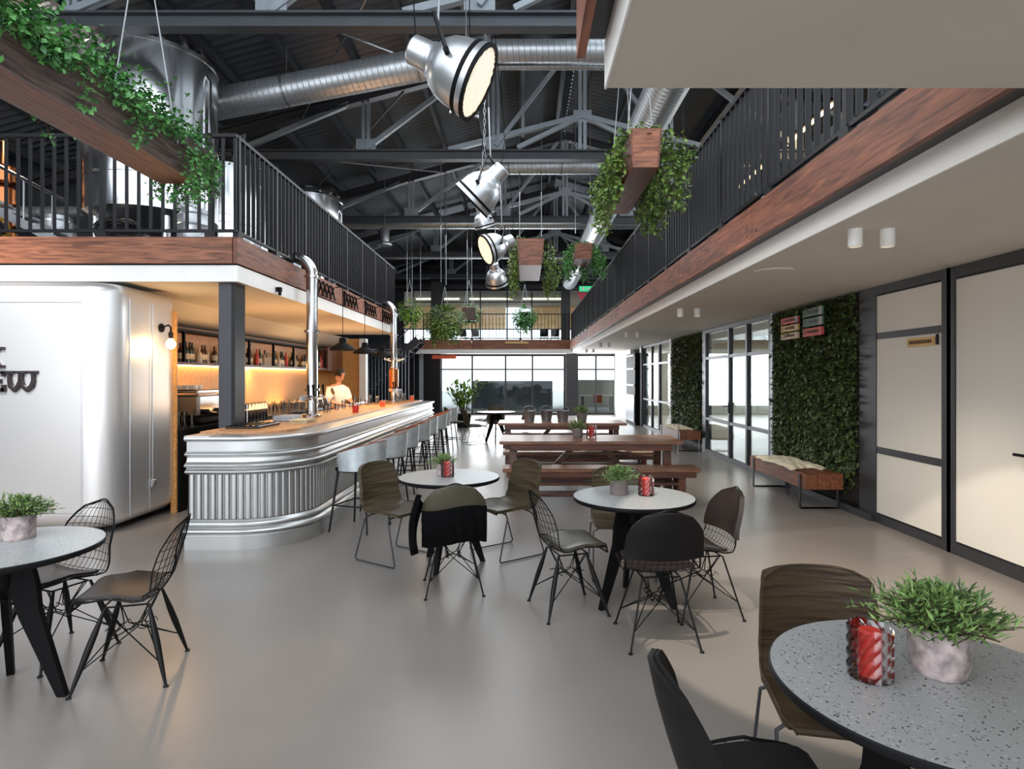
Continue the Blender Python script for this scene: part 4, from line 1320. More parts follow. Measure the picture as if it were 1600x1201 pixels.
# beer pipes: chrome pipe from the bar up over the gallery edge
def beer_pipe(Y, X, label, big):
    t = thing('beer_pipe', label, 'pipe', (X, Y, BZ + .02))
    H = P(487, 392, 7.9).z - BZ - .02 if not big else 3.29 - BZ - .02
    r = .072
    pts = [(0, 0, .02), (0, 0, H - .32)]
    for k in range(1, 9):
        a = PI / 2 * k / 8
        pts.append((-.24 + .24 * math.cos(a), 0, H - .32 + .24 * math.sin(a)))
    pts.append((-.42, 0, H - .08))
    MB().tube(pts, r, 24).build('main_pipe', M['chrome'], t, True)
    for z in ((.35, 1.12, H - .36) if not big else (.62, H - .36, H - .8)):
        MB().lathe([(r, z), (r + .028, z), (r + .028, z + .03), (r, z + .03)], 24, None, False).build('clamp_ring', M['chrome'], t, True)
    MB().lathe([(r + .05, -.012), (r + .05, .03), (r + .01, .05)], 24).build('base_flange', M['chrome'], t, True)
    zt = .26
    MB().tube([(0, -.34, zt), (0, .34, zt)], .035, 14).build('tap_manifold', M['copper' if big else 'chrome'], t, True)
    for k in range(4):
        y = -.28 + .187 * k
        tp_ = MB().tube([(.02, y, zt), (.10, y, zt), (.12, y, zt - .09)], .012, 8)
        o = tp_.build('tap', M['chrome'], t, True)
        MB().tube([(.06, y, zt + .02), (.05, y, zt + .17)], [.009, .018], 8).build('tap_handle', M['black'], o)
    if big:
        MB().lathe([(r + .005, .3), (r + .03, .32), (r + .03, .70), (r + .005, .72)], 20).build('copper_sleeve', M['copper'], t, True)
        for k in range(5):
            a = k * 2 * PI / 5
            MB().tube([(0, 0, .86), (.2 * math.cos(a), .2 * math.sin(a), .92)], .018, 8).lathe([(0, .9), (.035, .9), (.035, .94), (0, .94)], 10, Matrix.Translation((.2 * math.cos(a), .2 * math.sin(a), 0))).build('valve_arm', M['chrome'], t, True)
    return t
beer_pipe(7.9, -2.80, 'nearer polished steel pipe rising from the bar over the gallery edge', False)
beer_pipe(12.9, -2.80, 'farther coppery steel pipe with taps at the middle of the bar', True)

# scissor arms on the fascia, pendants over the bar
def scissor(Y, label):
    t = thing('scissor_bracket', label, 'bracket', (-2.955, Y, 2.90))
    m = .17
    for k in range(4):
        y0_ = -.36 + k * .18
        MB().beam((.0, y0_, -m / 2 * 1.2), (.0, y0_ + .18, m / 2 * 1.2), .014, .018, (1, 0, 0)).build('scissor_bar', M['black'], t)
        MB().beam((.016, y0_, m / 2 * 1.2), (.016, y0_ + .18, -m / 2 * 1.2), .014, .018, (1, 0, 0)).build('scissor_bar', M['black'], t)
        MB().tube([(-.012, y0_ + .09, 0), (.03, y0_ + .09, 0)], .012, 8).build('pivot', M['black'], t)
    MB().box((-.005, -.38, 0), (.03, .03, .26)).build('end_plate', M['black'], t)
    MB().tube([(.02, .36, .1), (.12, .40, .12), (.13, .40, -.05)], .01, 6).build('hook', M['black'], t)
def pendant(Y, label):
    t = thing('pendant_lamp', label, 'lamp', (-2.83, Y, 2.02))
    MB().lathe([(.20, .0), (.205, .005), (.19, .035), (.12, .085), (.055, .12), (.05, .19), (.03, .2), (.0, .2)], 28, None, False).build('shade', M['black'], t, True)
    MB().lathe([(.0, .03), (.035, .035), (.045, .07), (.03, .1), (0, .1)], 14).build('bulb', M['bulb'], t, True)
    MB().tube([(0, 0, .2), (0, 0, .84)], .005, 6).build('cord', M['black'], t)
    light('pendant_glow', 'POINT', (-2.83, Y, 1.98), 4, (1, .75, .45), .05)
nm_ = ['nearest', 'second', 'third', 'farthest']
for i, Y in enumerate((8.95, 10.25, 11.6, 12.95)): scissor(Y, nm_[i] + ' black scissor-arm bracket on the left gallery board')
for i, Y in enumerate((9.35, 10.65, 12.0, 13.3)): pendant(Y, nm_[i] + ' black dish pendant lamp over the bar')
for i, (Y) in enumerate((7.55,)):
    t = thing('gallery_spot', 'tiny clamp under the left gallery edge left of the nearer pipe', 'bracket', (-2.97, Y - .35, 2.66))
    MB().box((.02, 0, 0), (.06, .05, .05)).tube([(.03, 0, -.02), (.03, 0, -.07)], .02, 8).build('clamp_body', M['black'], t)

# ================================================================ BACK BAR
WB = structure('wall_left_bar')
for k in range(7):
    y = 7.15 + k * 1.2
    MB().rng(-5.12, -5.0, y, y + 1.195, 0, 2.6).build('wall_panel', M['barwall'], WB)
MB().rng(-5.12, -4.2, 15.55, 15.65, 0, 2.6).build('end_wall', M['barwall'], WB)
MB().rng(-4.25, -4.08, 15.45, 15.66, 0, 2.6).build('end_post', M['white'], WB)
cv = MB()
rings = []
for yy in (7.15, 15.5):
    rings.append([(-5.0, yy, 2.34), (-4.86, yy, 2.36), (-4.70, yy, 2.44), (-4.58, yy, 2.53), (-4.5, yy, 2.6), (-5.0, yy, 2.6)])
cv.rings(rings).build('coving', M['soffit'], WB, True)
bc = thing('back_counter', 'black back counter running under the lit shelf', 'counter', (-4.50, 7.2, 0))
n = 7
for k in range(n):
    y = k * 1.14
    d_ = MB().rng(.40, .425, y + .02, y + 1.12, .1, .86).build('door', M['blackgloss'], bc)
    MB().tube([(.44, y + .2, .8), (.44, y + .9, .8)], .008, 6).build('handle', M['chrome'], d_)
MB().rng(-.40, .40, 0, 8.0, .06, .94).build('carcass', M['black'], bc)
MB().rng(.38, .44, -.15, 0, 0, .98).build('end_panel', M['black'], bc)
MB().rng(-.42, .46, -.02, 8.02, .94, .98).build('worktop', M['blackgloss'], bc)
sh = thing('bottle_shelf', 'black framed bottle shelf with a warm light strip under it', 'shelf', (-4.855, 7.3, 0))
MB().rng(-.14, .14, 0, 7.0, 1.78, 1.81).build('board', M['darkwood'], sh)
MB().rng(-.14, .14, 0, 7.0, 2.24, 2.27).build('board', M['black'], sh)
for k in range(8):
    MB().rng(.10, .14, k * .995, k * .995 + .03, 1.81, 2.24).build('upright', M['black'], sh)
MB().rng(-.12, -.08, .02, 6.98, 1.762, 1.778).build('light_strip', M['led'], sh)
tag(MB().rng(-5.0, -4.7, 14.35, 15.5, 1.75, 2.32).build('wall_cabinet', M['bench']), 'warm wooden wall cabinet at far end of the back bar', 'cabinet')
light('shelf_glow', 'AREA', (-4.82, 10.8, 1.75), 70, (1, .66, .32), .15, 6.9, target=(-4.9, 10.8, 0))
# bottles and glasses
def bottle_me(mt, h=.3, r=.037):
    return MB().lathe([(0, 0), (r, 0), (r, h * .6), (r * .8, h * .68), (r * .38, h * .76), (r * .36, h * .96), (r * .42, h * .97), (r * .42, h), (0, h)], 12).mesh('bottle', M[mt], True)
def glass_me(h=.14, r=.035):
    return MB().lathe([(0, .004), (r * .75, 0), (r, h), (r * .93, h), (r * .7, .01), (0, .012)], 12).mesh('glass', M['clearglass'], True)
bms = [bottle_me('bottlegreen'), bottle_me('bottlebrown', .27), bottle_me('bottleclear', .26), bottle_me('redsign', .3), bottle_me('bottleclear', .22, .045)]
gms = [glass_me(), glass_me(.1, .04), glass_me(.18, .032)]
lab_me = MB().lathe([(.0385, .05), (.0385, .13)], 12, None, False).mesh('label', M['label'])
ynow = 7.42
bays = {}
nm2 = {0: 'dark green', 1: 'brown', 2: 'pale', 3: 'red', 4: 'short pale'}
while ynow < 14.2:
    b_ = random.choice((0, 1, 1, 2, 3, 4, 0))
    o = inst('bottle', bms[b_], None, (-4.86 + random.uniform(-.06, .05), ynow, 1.811))
    bay = int((ynow - 7.3) / .995)
    nth = bays.get((bay, b_), 0) + 1
    bays[(bay, b_)] = nth
    tag(o, nm2[b_] + ' bottle, ' + ['first', 'second', 'third', 'fourth', 'fifth', 'sixth', 'seventh', 'eighth', 'ninth', 'tenth', 'eleventh', 'twelfth'][nth - 1] + ' of its colour in the ' + ['first', 'second', 'third', 'fourth', 'fifth', 'sixth', 'seventh'][bay] + ' bay of the lit shelf', 'bottle', 'bottles on the back bar shelf')
    if b_ < 2: inst('label', lab_me, o)
    ynow += random.uniform(.085, .12)
# glasses and things on back counter
for k in range(46):
    y = 7.4 + k * .155
    if 7.9 < y < 8.3: continue
    for row in range(2):
        g_ = inst('drinking_glass', random.choice(gms), None, (-4.3 - row * .22 + random.uniform(-.03, .03), y + random.uniform(-.03, .03), .981))
        tag(g_, 'clear drinking glass standing on the black back counter', 'glass', 'glasses on the back counter')
cmch = thing('coffee_machine', 'dark and chrome coffee machine on the back counter near the upright', 'appliance', (-4.45, 8.1, .98))
MB().cbox((0, 0, .24), (.42, .62, .30), .03).build('body', M['chrome'], cmch)
MB().cbox((0, 0, .045), (.46, .64, .08), .02).build('drip_tray', M['black'], cmch)
MB().cbox((0, 0, .43), (.38, .60, .05), .015).build('cup_rail', M['chrome'], cmch)
for q in (-.18, .18):
    MB().tube([(.2, q, .16), (.27, q, .16)], .035, 12).tube([(.27, q, .15), (.4, q, .13)], .014, 8).build('portafilter', M['black'], cmch)
for k in range(8):
    c_ = inst('cup', MB().lathe([(0, 0), (.025, 0), (.038, .055), (.034, .055), (.02, .008), (0, .008)], 12).mesh('cup', M['white'], True) if k == 0 else cup_me, None, (-4.56 + .11 * (k % 3), 7.88 + .12 * (k // 3), 1.436))
    if k == 0: cup_me = c_.data
    tag(c_, 'small white cup on top of the coffee machine', 'cup', 'white cups on the coffee machine')
# crates and bits on the bar
t = thing('tray', 'dark rubber tray lying on the near end of the bar by the column', 'tray', (-2.87, 6.35, BZ + .022))
MB().cbox((0, 0, .015), (.34, .56, .03), .008).build('mat', M['blackgloss'], t)
for k in range(5): MB().box((-.13 + .065 * k, 0, .032), (.012, .5, .006)).build('rib', M['black'], t)
t = thing('paper_stack', 'stack of cream menus on the bar right of the column', 'menu', (-2.58, 6.95, BZ + .022))
for k in range(5):
    MB().box((.01 * (k % 2), .012 * (k % 3), .004 + .008 * k), (.2, .28, .006)).build('sheet', M['creamsign'], t)
t = thing('box', 'small blue-grey tub on the bar behind the menus', 'tub', (-2.85, 7.2, BZ + .022))
MB().cbox((0, 0, .035), (.22, .34, .07), .01).build('tub_body', M['steel_blue'], t)
for k, (Y, lb, mt) in enumerate(((8.9, 'red jar candle on the bar in front of the barman', 'redwax'), (10.6, 'orange jar on the bar past the nearer pipe', 'orange'), (13.4, 'small orange jar at the far end of the bar', 'orange'))):
    t = thing('jar', lb, 'jar', (-2.5, Y, BZ + .022))
    MB().lathe([(0, 0), (.045, 0), (.05, .1), (.04, .105), (0, .1)], 14).build('body', M[mt], t, True)
    MB().lathe([(.042, .105), (.042, .12), (0, .12)], 14).build('rim', M['chrome'], t, True)
for k in range(16):
    y = 8.2 + k * .33
    g_ = inst('drinking_glass', random.choice(gms), None, (-2.96 + random.uniform(-.04, .05), y, BZ + .0225))
    if abs(y - 7.9) < .15 or abs(y - 12.9) < .42: g_.location.x = -2.62
    tag(g_, 'clear drinking glass on the wooden bar top', 'glass', 'glasses along the bar top')
# row of taps (font) at the back counter
t = thing('tap_rack', 'rack of chrome glasses and taps standing behind the bar left of the nearer pipe', 'rack', (-3.75, 8.6, .0))
MB().rng(-.25, .25, -.35, .35, 0, .95).build('cabinet', M['black'], t)
for k in range(6):
    MB().lathe([(0, .95), (.04, .95), (.045, 1.22), (0, 1.24)], 12, Matrix.Translation((-.1, -.27 + k * .11, 0))).build('canister', M['chrome'], t, True)
tag(MB().rng(-4.03, -3.83, 9.2, 10.9, 0, .9).rng(-4.04, -3.81, 9.18, 10.92, .9, .93).build('work_bench', M['steel_black']), 'low dark work bench behind the bar', 'bench')

# ================================================================ LIVING WALLS
def living_wall(name, y0, y1, label, nl, L):
    t = thing(name, label, 'plants', (3.98, y0, 0))
    MB().rng(-.05, 0, 0, y1 - y0, .12, 2.58).build('planting_panel', M['soil'], t)
    m = MB()
    W_ = y1 - y0
    for _ in range(nl):
        y, z = random.uniform(.03, W_ - .03), random.uniform(.38 + .12 * math.sin(5 * random.random()), 2.56)
        p = Vector((-.05 - abs(random.gauss(0, .035)), y, z))
        d = Vector((-random.uniform(.2, 1.0), random.gauss(0, .7), random.gauss(-.3, .7)))
        m.leaf(p, d, Vector((-.4, random.gauss(0, .4), 1)), L * random.uniform(.6, 1.3), L * .75 * random.uniform(.6, 1.2))
    tag(m.build('foliage', M['moss'], t), kind='stuff')
living_wall('living_wall', 6.93, 9.27, 'near living wall of dark green leaves behind the block bench', 9000, .072)
living_wall('living_wall', 12.98, 15.55, 'far living wall of dark green leaves beyond the double glass door', 5200, .075)

def arrow_sign(y0, y1, z0, z1, cols, label):
    t = thing('direction_sign', label, 'sign', (3.81, (y0 + y1) / 2, (z0 + z1) / 2))
    n = len(cols)
    hh = (z1 - z0) / n
    wy = y1 - y0
    for k, (c, c2) in enumerate(cols):
        zc = (z1 - z0) / 2 - hh * (k + .5)
        p = MB().box((0, 0, zc), (.025, wy, hh * .80)).build('name_plate', M[c], t)
        MB().box((-.016, -wy * .42, zc), (.008, wy * .15, hh * .80)).build('end_plate', M[c2], p)
        MB().box((-.0145, wy * .40, zc), (.004, wy * .04, hh * .5)).build('plate_number', M['inkblack'], p)
        # small illegible line of print
        x = -wy * .28
        pr = MB()
        for q in range(9):
            ln = random.uniform(.02, .038)
            pr.box((-.0145, x, zc + .005), (.004, ln, hh * random.choice((.28, .34, .28))))
            x += ln + .012
            if x > wy * .28: break
        pr.build('print', M['inkblack' if c == 'greensign' else 'ink'], p)
    MB().rng(.012, .12, -wy * .3, -wy * .24, -(z1 - z0) / 2, (z1 - z0) / 2).rng(.012, .12, wy * .24, wy * .3, -(z1 - z0) / 2, (z1 - z0) / 2).build('back_rail', M['black'], t)
arrow_sign(8.22, 8.76, 2.13, 2.46, [('redsign', 'greysign'), ('amber', 'creamsign'), ('creamsign', 'creamsign')], 'left direction sign on the living wall: red, amber and cream plates')
arrow_sign(7.55, 8.07, 2.13, 2.52, [('greensign', 'greysign'), ('greensign', 'greysign'), ('redsign', 'redsign')], 'right direction sign on the living wall: two green plates over a red one')
t = thing('room_label', 'amber room name strip stuck at the top of the near glass panel', 'sign', (3.895, 5.83, 1.945))
MB().box((0, 0, 0), (.006, .40, .085)).build('strip', M['amber'], t)
pr = MB()
x = .17
for q in range(12):
    pr.box((-.005, x - .012, 0), (.004, .018, .035)); x -= .028
pr.build('print', M['ink'], t)
MB().box((0, -.235, .012), (.008, .03, .10)).build('black_tab', M['black'], t)

# ================================================================ CEILING FITTINGS
def spot_can(x, y, label):
    t = thing('ceiling_spot', label, 'lamp', (x, y, 2.6))
    MB().lathe([(.045, 0), (.045, -.115), (.040, -.118), (.038, -.10), (0, -.10)], 24).build('can', M['white'], t, True)
    MB().lathe([(0, -.101), (.034, -.101)], 16, None, False).build('lens', M['lens'], t)
rows = ['nearest', 'second', 'third', 'fourth', 'fifth']
for i, y in enumerate((4.03, 8.7, 13.2, 17.6, 21.5)):
    spot_can(2.25 + .05 * (i > 0), y, rows[i] + ' pair of white ceiling spots on the right, its left can')
    spot_can(2.47 + .08 * (i > 0), y, rows[i] + ' pair of white ceiling spots on the right, its right can')
t = thing('ceiling_speaker', 'flat round grille in the right gallery ceiling beyond the nearest spots', 'speaker', (2.36, 5.6, 2.6))
MB().lathe([(.18, 0), (.175, -.012), (.15, -.014), (0, -.014)], 32).build('grille', M['soffit'], t, True)

# ================================================================ WIRE CHAIRS (front faces +X)
def interp(tab, v):
    for (a, x), (b, y) in zip(tab[:-1], tab[1:]):
        if v <= b:
            q = (v - a) / (b - a)
            q = q * q * (3 - 2 * q) * .35 + q * .65
            return tuple(p + (r_ - p) * q for p, r_ in zip(x, y))
    return tab[-1][1]
PROF = [(0, (.225, .415)), (.08, (.205, .448)), (.28, (.06, .432)), (.42, (-.07, .425)), (.52, (-.145, .445)), (.60, (-.185, .51)), (.72, (-.218, .61)), (.86, (-.25, .72)), (1, (-.275, .83))]
HW = [(0, (.17,)), (.15, (.22,)), (.42, (.235,)), (.6, (.225,)), (.75, (.215,)), (.88, (.185,)), (.96, (.13,)), (1, (.085,))]
def shellpt(u, v, dz=0.0):
    """u -1..1 across, v 0..1 from front edge to back top"""
    x, z = interp(PROF, v)
    hw = interp(HW, min(v, .75))[0] if v < .76 else .2145 * math.sqrt(max(0, 1 - ((min(v, 1) - .76) / .245) ** 2))
    lift = .055 * max(0, 1 - abs(v - .3) / .32)
    wrap = .06 * max(0, min(1, (v - .45) / .25)) * min(1, hw / .21) ** 1.5
    return Vector((x + wrap * u * u + dz * (1 if v > .55 else 0), hw * u, z + lift * u * u + (dz if v <= .55 else 0)))
def wire_chair(label, pads, legkind, back=True, padm='pad', group=None):
    t = thing('wire_chair', label, 'chair', group=group)
    m = MB()
    nu, nv = 12, 17
    for i in range(1, nu):
        u = -1 + 2 * i / nu
        m.tube([shellpt(u, v / 26) for v in range(27)], .0019, 4, False)
    for j in range(1, nv):
        v = j / nv
        m.tube([shellpt(-1 + 2 * k / 10, v) for k in range(11)], .0019, 4, False)
    m.build('wire_shell', M['wire'], t)
    rim = [shellpt(-1, v / 24) for v in range(25)] + [shellpt(-1 + 2 * k / 8, 1) + Vector((0, 0, .012 * math.sin(PI * k / 8))) for k in range(1, 8)] + [shellpt(1, v / 24) for v in range(24, -1, -1)] + [shellpt(1 - 2 * k / 8, 0) for k in range(1, 9)]
    MB().tube(rim, .0042, 6, False).tube([p * .985 + Vector((0, 0, .004)) for p in rim], .003, 5, False).build('rim', M['wire'], t)
    if 'seat' in pads:
        MB().shell(lambda a, b: shellpt((-1 + 2 * a) * (.86 if b > .06 else .8), .03 + .44 * b, .008) + Vector((0, 0, .012 * math.sin(PI * b) * math.sin(PI * a))), 12, 12, -.014 if False else .016).build('seat_pad', M[padm], t, True)
    if 'back' in pads:
        MB().shell(lambda a, b: shellpt((-1 + 2 * a) * 1.03, .64 + .36 * b, .012), 12, 8, -.034 if False else -.03).build('back_pad', M[padm if 'dark' not in pads else 'padblack'], t, True)
    # legs
    tops = [(sx * .105, sy * .115, .405) for sx in (-1, 1) for sy in (-1, 1)]
    for sx in (-1, 1):
        for sy in (-1, 1):
            a = Vector((sx * .10 - .01, sy * .115, .405)); b = Vector((sx * .215, sy * .21, .0))
            if legkind == 'dowel':
                pts = [a.lerp(b, q) for q in (0, .12, .3, .5, .8, .97, 1)]
                rr_ = [.007, .010, .0155, .0165, .011, .007, .007]
                lg = MB().tube(pts, rr_, 10)
            else:
                lg = MB().tube([a, b], .0062, 8)
            lg.lathe([(.013, 0), (.014, .004), (.007, .012)], 12, Matrix.Translation((b.x, b.y, 0)))
            lg.build('leg', M['legwood' if legkind == 'dowel' else 'wire'], t, True)
    br = MB()
    for sx in (-1, 1):
        for sy in (-1, 1):
            a = Vector((sx * .10 - .01, sy * .115, .405)); b = Vector((sx * .215, sy * .21, 0))
            p = a.lerp(b, .72)
            br.tube([p, (-sx * .03, sy * .04, .26), (-sx * .10, -sy * .02 + sy * .1, .40)], .0036, 5)
            br.tube([p, (sx * .05, -sy * .03, .27), (sx * .10, -sy * .10, .40)], .0036, 5)
    for s_ in (-1, 1):
        br.tube([(-.10, s_ * .115, .405), (.10, s_ * .115, .405)], .005, 6).tube([(s_ * .1, -.115, .405), (s_ * .1, .115, .405)], .005, 6)
        pts = [(-.11 + .22 * k / 14, s_ * .045 + .012 * math.cos(k * PI), .262 + .014 * math.sin(k * PI / 2)) for k in range(15)]
        br.tube(pts, .003, 4)
    br.tube([(.0, -.05, .255), (0, .05, .255)], .003, 4)
    br.build('brace_wires', M['wire'], t)
    return t
def place(o, x, y, deg):
    o.location = (x, y, 0)
    o.rotation_euler = (0, 0, R(deg))
    return o
place(wire_chair('black wire chair with a dark seat pad, right of the left round table', 'seat', 'dowel'), -2.11, 3.22, 196)
place(wire_chair('black wire chair behind the left round table, its hooped back showing', 'seat', 'dowel'), -2.70, 3.45, 250)
place(wire_chair('black wire chair with olive seat pad, left of the middle right table', 'seat', 'dowel', padm='padolive'), .31, 4.12, 17)
place(wire_chair('wire chair with a dark back cover, nearest the camera at the middle right table', 'seat back dark', 'rod'), .82, 3.66, 93)
place(wire_chair('wire chair with back pad at the right side of the middle right table', 'seat back', 'rod'), 1.21, 4.08, 188)
place(wire_chair('wire chair with a dark coat over it, nearest the camera at the middle left table', 'seat back', 'rod', padm='padolive'), -.53, 4.52, 100)
place(wire_chair('wire chair with charcoal back cover at the very bottom, left of the near right table', 'seat back dark', 'rod', padm='padblack'), .635, 1.62, 0)

# ================================================================ LEATHER SHELL CHAIRS
SP = [(0, (.25, .42)), (.06, (.24, .445)), (.3, (.06, .435)), (.45, (-.09, .43)), (.54, (-.165, .455)), (.62, (-.205, .53)), (.8, (-.245, .68)), (1, (-.275, .83))]
SH = [(0, (.19,)), (.12, (.225,)), (.45, (.235,)), (.6, (.225,)), (.85, (.21,)), (.95, (.203,)), (1, (.19,))]
def shell_chair(label, lm_='leather', group=None):
    t = thing('leather_chair', label, 'chair', group=group)
    def fn(a, b):
        u = -1 + 2 * a
        x, z = interp(SP, b); hw = interp(SH, b)[0]
        lift = .03 * max(0, 1 - abs(b - .35) / .3)
        wrap = .045 * max(0, min(1, (b - .45) / .25))
        z -= .035 * abs(u) ** 4 * max(0, (b - .8) / .2) ** 2
        ripple = .0025 * math.sin(b * 60 + 2 * u)
        return (x + wrap * u * u + ripple, hw * u, z + lift * u * u)
    MB().shell(fn, 16, 40, -.024).build('seat_shell', M[lm_], t, True)
    # piped edge
    e = [Vector(fn(0, b / 24)) for b in range(25)] + [Vector(fn(a / 8, 1)) for a in range(1, 9)] + [Vector(fn(1, b / 24)) for b in range(23, -1, -1)]
    MB().tube(e, .0045, 6).build('edge_piping', M[lm_], t, True)
    for s in (-1, 1):
        y = s * .235
        pts = [(.13, s * .05, .405), (.135, s * .19, .40), (.15, y, .375), (.235, y + s * .01, .03), (.225, y + s * .01, .011), (-.225, y + s * .01, .011), (-.24, y + s * .01, .03), (-.13, y, .375), (-.12, s * .19, .40), (-.115, s * .05, .405)]
        MB().tube(pts, .0072, 8).build('sled_leg', M['steel_dark'], t, True)
    MB().tube([(.13, -.06, .405), (.13, .06, .405)], .0072, 8).tube([(-.115, -.06, .405), (-.115, .06, .405)], .0072, 8).build('cross_tube', M['steel_dark'], t)
    MB().rng(-.12, .15, -.12, .12, .405, .415).build('under_plate', M['steel_dark'], t)
    return t
place(shell_chair('olive leather chair on sled legs, left of the middle left table'), -1.13, 5.28, -33)
place(shell_chair('olive leather chair on sled legs, right of the middle left table'), -.15, 5.42, 216)
place(shell_chair('olive leather chair half hidden behind the middle right table'), .80, 4.86, 268)
place(shell_chair('dark brown leather chair beyond the near right table, largest of its kind', 'leather2'), 1.14, 2.17, 259)
# black coat over the wire chair
def coatfn(a, b):
    u = -1.05 + 2.1 * a
    x = -.262 + .035 * b + .006 * math.sin(u * 17 + b * 3) - .02 * math.sin(b * PI)
    z = .655 - .27 * b + .02 * math.sin(a * 5)
    return (x + .055 * u * u, .225 * u, z)
ct = thing('coat', 'black coat slung over the lower back of the wire chair at the middle left table', 'coat', (-.53, 4.52, 0), R(100))
MB().shell(coatfn, 24, 12, -.03).build('coat_body', M['coat'], ct, True)
MB().shell(lambda a, b: (-.25 + .36 * a, .235 + .05 * math.sin(b * 2.4) + .012 * math.sin(a * 14), .76 - .12 * a - .36 * b - .05 * math.sin(a * 3)), 14, 10, .035).build('coat_sleeve', M['coat'], ct, True)

# ================================================================ ROUND TABLES
def round_table(x, y, rot, label, D=.86, group=None):
    t = thing('round_table', label, 'table', (x, y, 0), R(rot), group)
    r = D / 2
    MB().lathe([(0, .740), (r - .005, .740), (r - .005, .751), (0, .751)], 96).build('tabletop', M['terrazzo'], t, True)
    MB().lathe([(0, .714), (r - .03, .714), (r - .004, .724), (r, .730), (r, .747), (r - .004, .7505), (r - .0048, .7505), (r - .0048, .7395), (0, .7395)], 96).build('edge_underside', M['tableedge'], t, True)
    MB().lathe([(.0, .55), (.05, .55), (.07, .70), (.15, .71), (.15, .714), (0, .714)], 16).build('hub', M['black'], t, True)
    poly = [(.02, .70), (.14, .70), (.175, .56), (.185, .44), (.31, .01), (.31, 0), (.272, 0), (.265, .01), (.09, .40), (.05, .52)]
    me = MB().prism(poly, .032).mesh('leg', M['black'])
    for k in range(3):
        inst('leg', me, t, None, (0, 0, k * 2 * PI / 3))
    me = MB().tube([(.03, 0, .47), (.15, 0, .47)], .008, 6).mesh('tie', M['black'])
    for k in range(3): inst('tie', me, t, None, (0, 0, k * 2 * PI / 3))
    return t
round_table(-2.60, 2.97, 4, 'left round terrazzo table cut by the left picture edge')
round_table(.79, 4.25, 212, 'middle right round table with plant and red candle')
round_table(-.63, 5.10, 255, 'middle left round table by the bar stools')
round_table(1.15, 1.66, 250, 'near right round terrazzo table, largest in the picture')
round_table(-.66, 14.6, 30, 'small far round table beyond the picnic tables', .95)

# ================================================================ POTTED PLANTS AND CANDLES
def potted(x, y, z, s, pot, label, n=420, shape='round', leafL=.040):
    t = thing('potted_plant', label, 'plant', (x, y, z), random.uniform(0, 6))
    r, h = .052 * s, .088 * s
    if shape == 'round':
        MB().lathe([(0, 0), (r * .82, 0), (r * .96, h * .3), (r, h * .8), (r * .98, h), (r * .9, h), (r * .88, h * .8), (0, h * .8)], 32).build('pot', M[pot], t, True)
    else:
        MB().lathe([(0, 0), (r, 0), (r * 1.02, h), (r * .94, h), (r * .9, h * .8), (0, h * .8)], 32).build('pot', M[pot], t, True)
    MB().lathe([(0, h * .82), (r * .87, h * .82)], 20, None, False).build('soil', M['soil'], t)
    lv, stm = MB(), MB()
    for k in range(int(n / 6)):
        a = random.uniform(0, 2 * PI); el = random.uniform(.32, 1.45)
        d = Vector((math.cos(a) * math.cos(el), math.sin(a) * math.cos(el), math.sin(el)))
        L = random.uniform(.8, 1.25) * .105 * s * (1.05 - .25 * math.sin(el))
        b = Vector((random.gauss(0, r * .35), random.gauss(0, r * .35), h * .8))
        e = b + d * L + Vector((0, 0, -.15 * L))
        stm.tube([b, b.lerp(e, .5) + Vector((0, 0, .1 * L)), e], .0012 * s, 4)
        for q in range(9):
            c = b.lerp(e, .25 + .75 * q / 8) + Vector((0, 0, .1 * L * math.sin(PI * q / 8)))
            dd = d + Vector((random.gauss(0, .6), random.gauss(0, .6), random.gauss(.1, .5)))
            lv.leaf(c, dd, Vector((random.gauss(0, .5), random.gauss(0, .5), 1)), leafL * s * .62 * random.uniform(.6, 1.2), .0062 * s)
    tag(lv.build('foliage', M['herb'], t), kind='stuff')
    tag(stm.build('stems', M['stem'], t), kind='stuff')
potted(1.20, 1.715, .752, 1.55, 'potpink', 'small bushy plant in a mottled pot on the near right table', 1500)
potted(.70, 4.33, .752, 1.25, 'potgrey', 'small plant in a plain grey pot on the middle right table', 640, 'cyl')
potted(-.69, 5.17, .752, 1.15, 'potpink', 'small plant in a pinkish pot on the middle left table', 500, 'cyl')
potted(-2.66, 3.14, .752, 1.4, 'potpink', 'small plant in a stone pot at the left picture edge', 900, 'cyl')
potted(.76, 8.3, .762, 1.5, 'potgrey', 'small plant on the near picnic table', 360)
potted(1.12, 11.3, .762, 1.9, 'potgrey', 'wide plant on the far picnic table', 360)
def candle(x, y, z, s, label):
    t = thing('candle_glass', label, 'candle', (x, y, z))
    r, h = .056 * s, .145 * s
    MB().lathe([(0, .006), (r * .54, .006), (r * .54, h * .88), (r * .45, h * .92), (0, h * .9)], 20).build('red_insert', M['redwax'], t, True)
    n = 20
    rings = []
    for j in range(9):
        z_ = h * j / 8
        rings.append([((r * (1.08 if (k + j) % 2 else .94)) * math.cos(2 * PI * k / n), (r * (1.08 if (k + j) % 2 else .94)) * math.sin(2 * PI * k / n), z_) for k in range(n)])
    MB().rings(rings, True, False, False).rings([[(p[0] * .86, p[1] * .86, p[2]) for p in rr_] for rr_ in rings], True, False, False).build('cut_glass_holder', M['cutglass'], t)
    MB().lathe([(0, 0), (r, 0), (r, .006), (0, .006)], 20).build('glass_foot', M['cutglass'], t)
candle(.985, 1.69, .752, 1.0, 'red candle in cut glass on the near right table')
candle(.885, 4.28, .752, .95, 'red candle in cut glass on the middle right table')
candle(-.645, 5.09, .752, .95, 'red candle in cut glass on the middle left table')
candle(.95, 8.25, .762, 1.2, 'red candle in cut glass on the near picnic table')

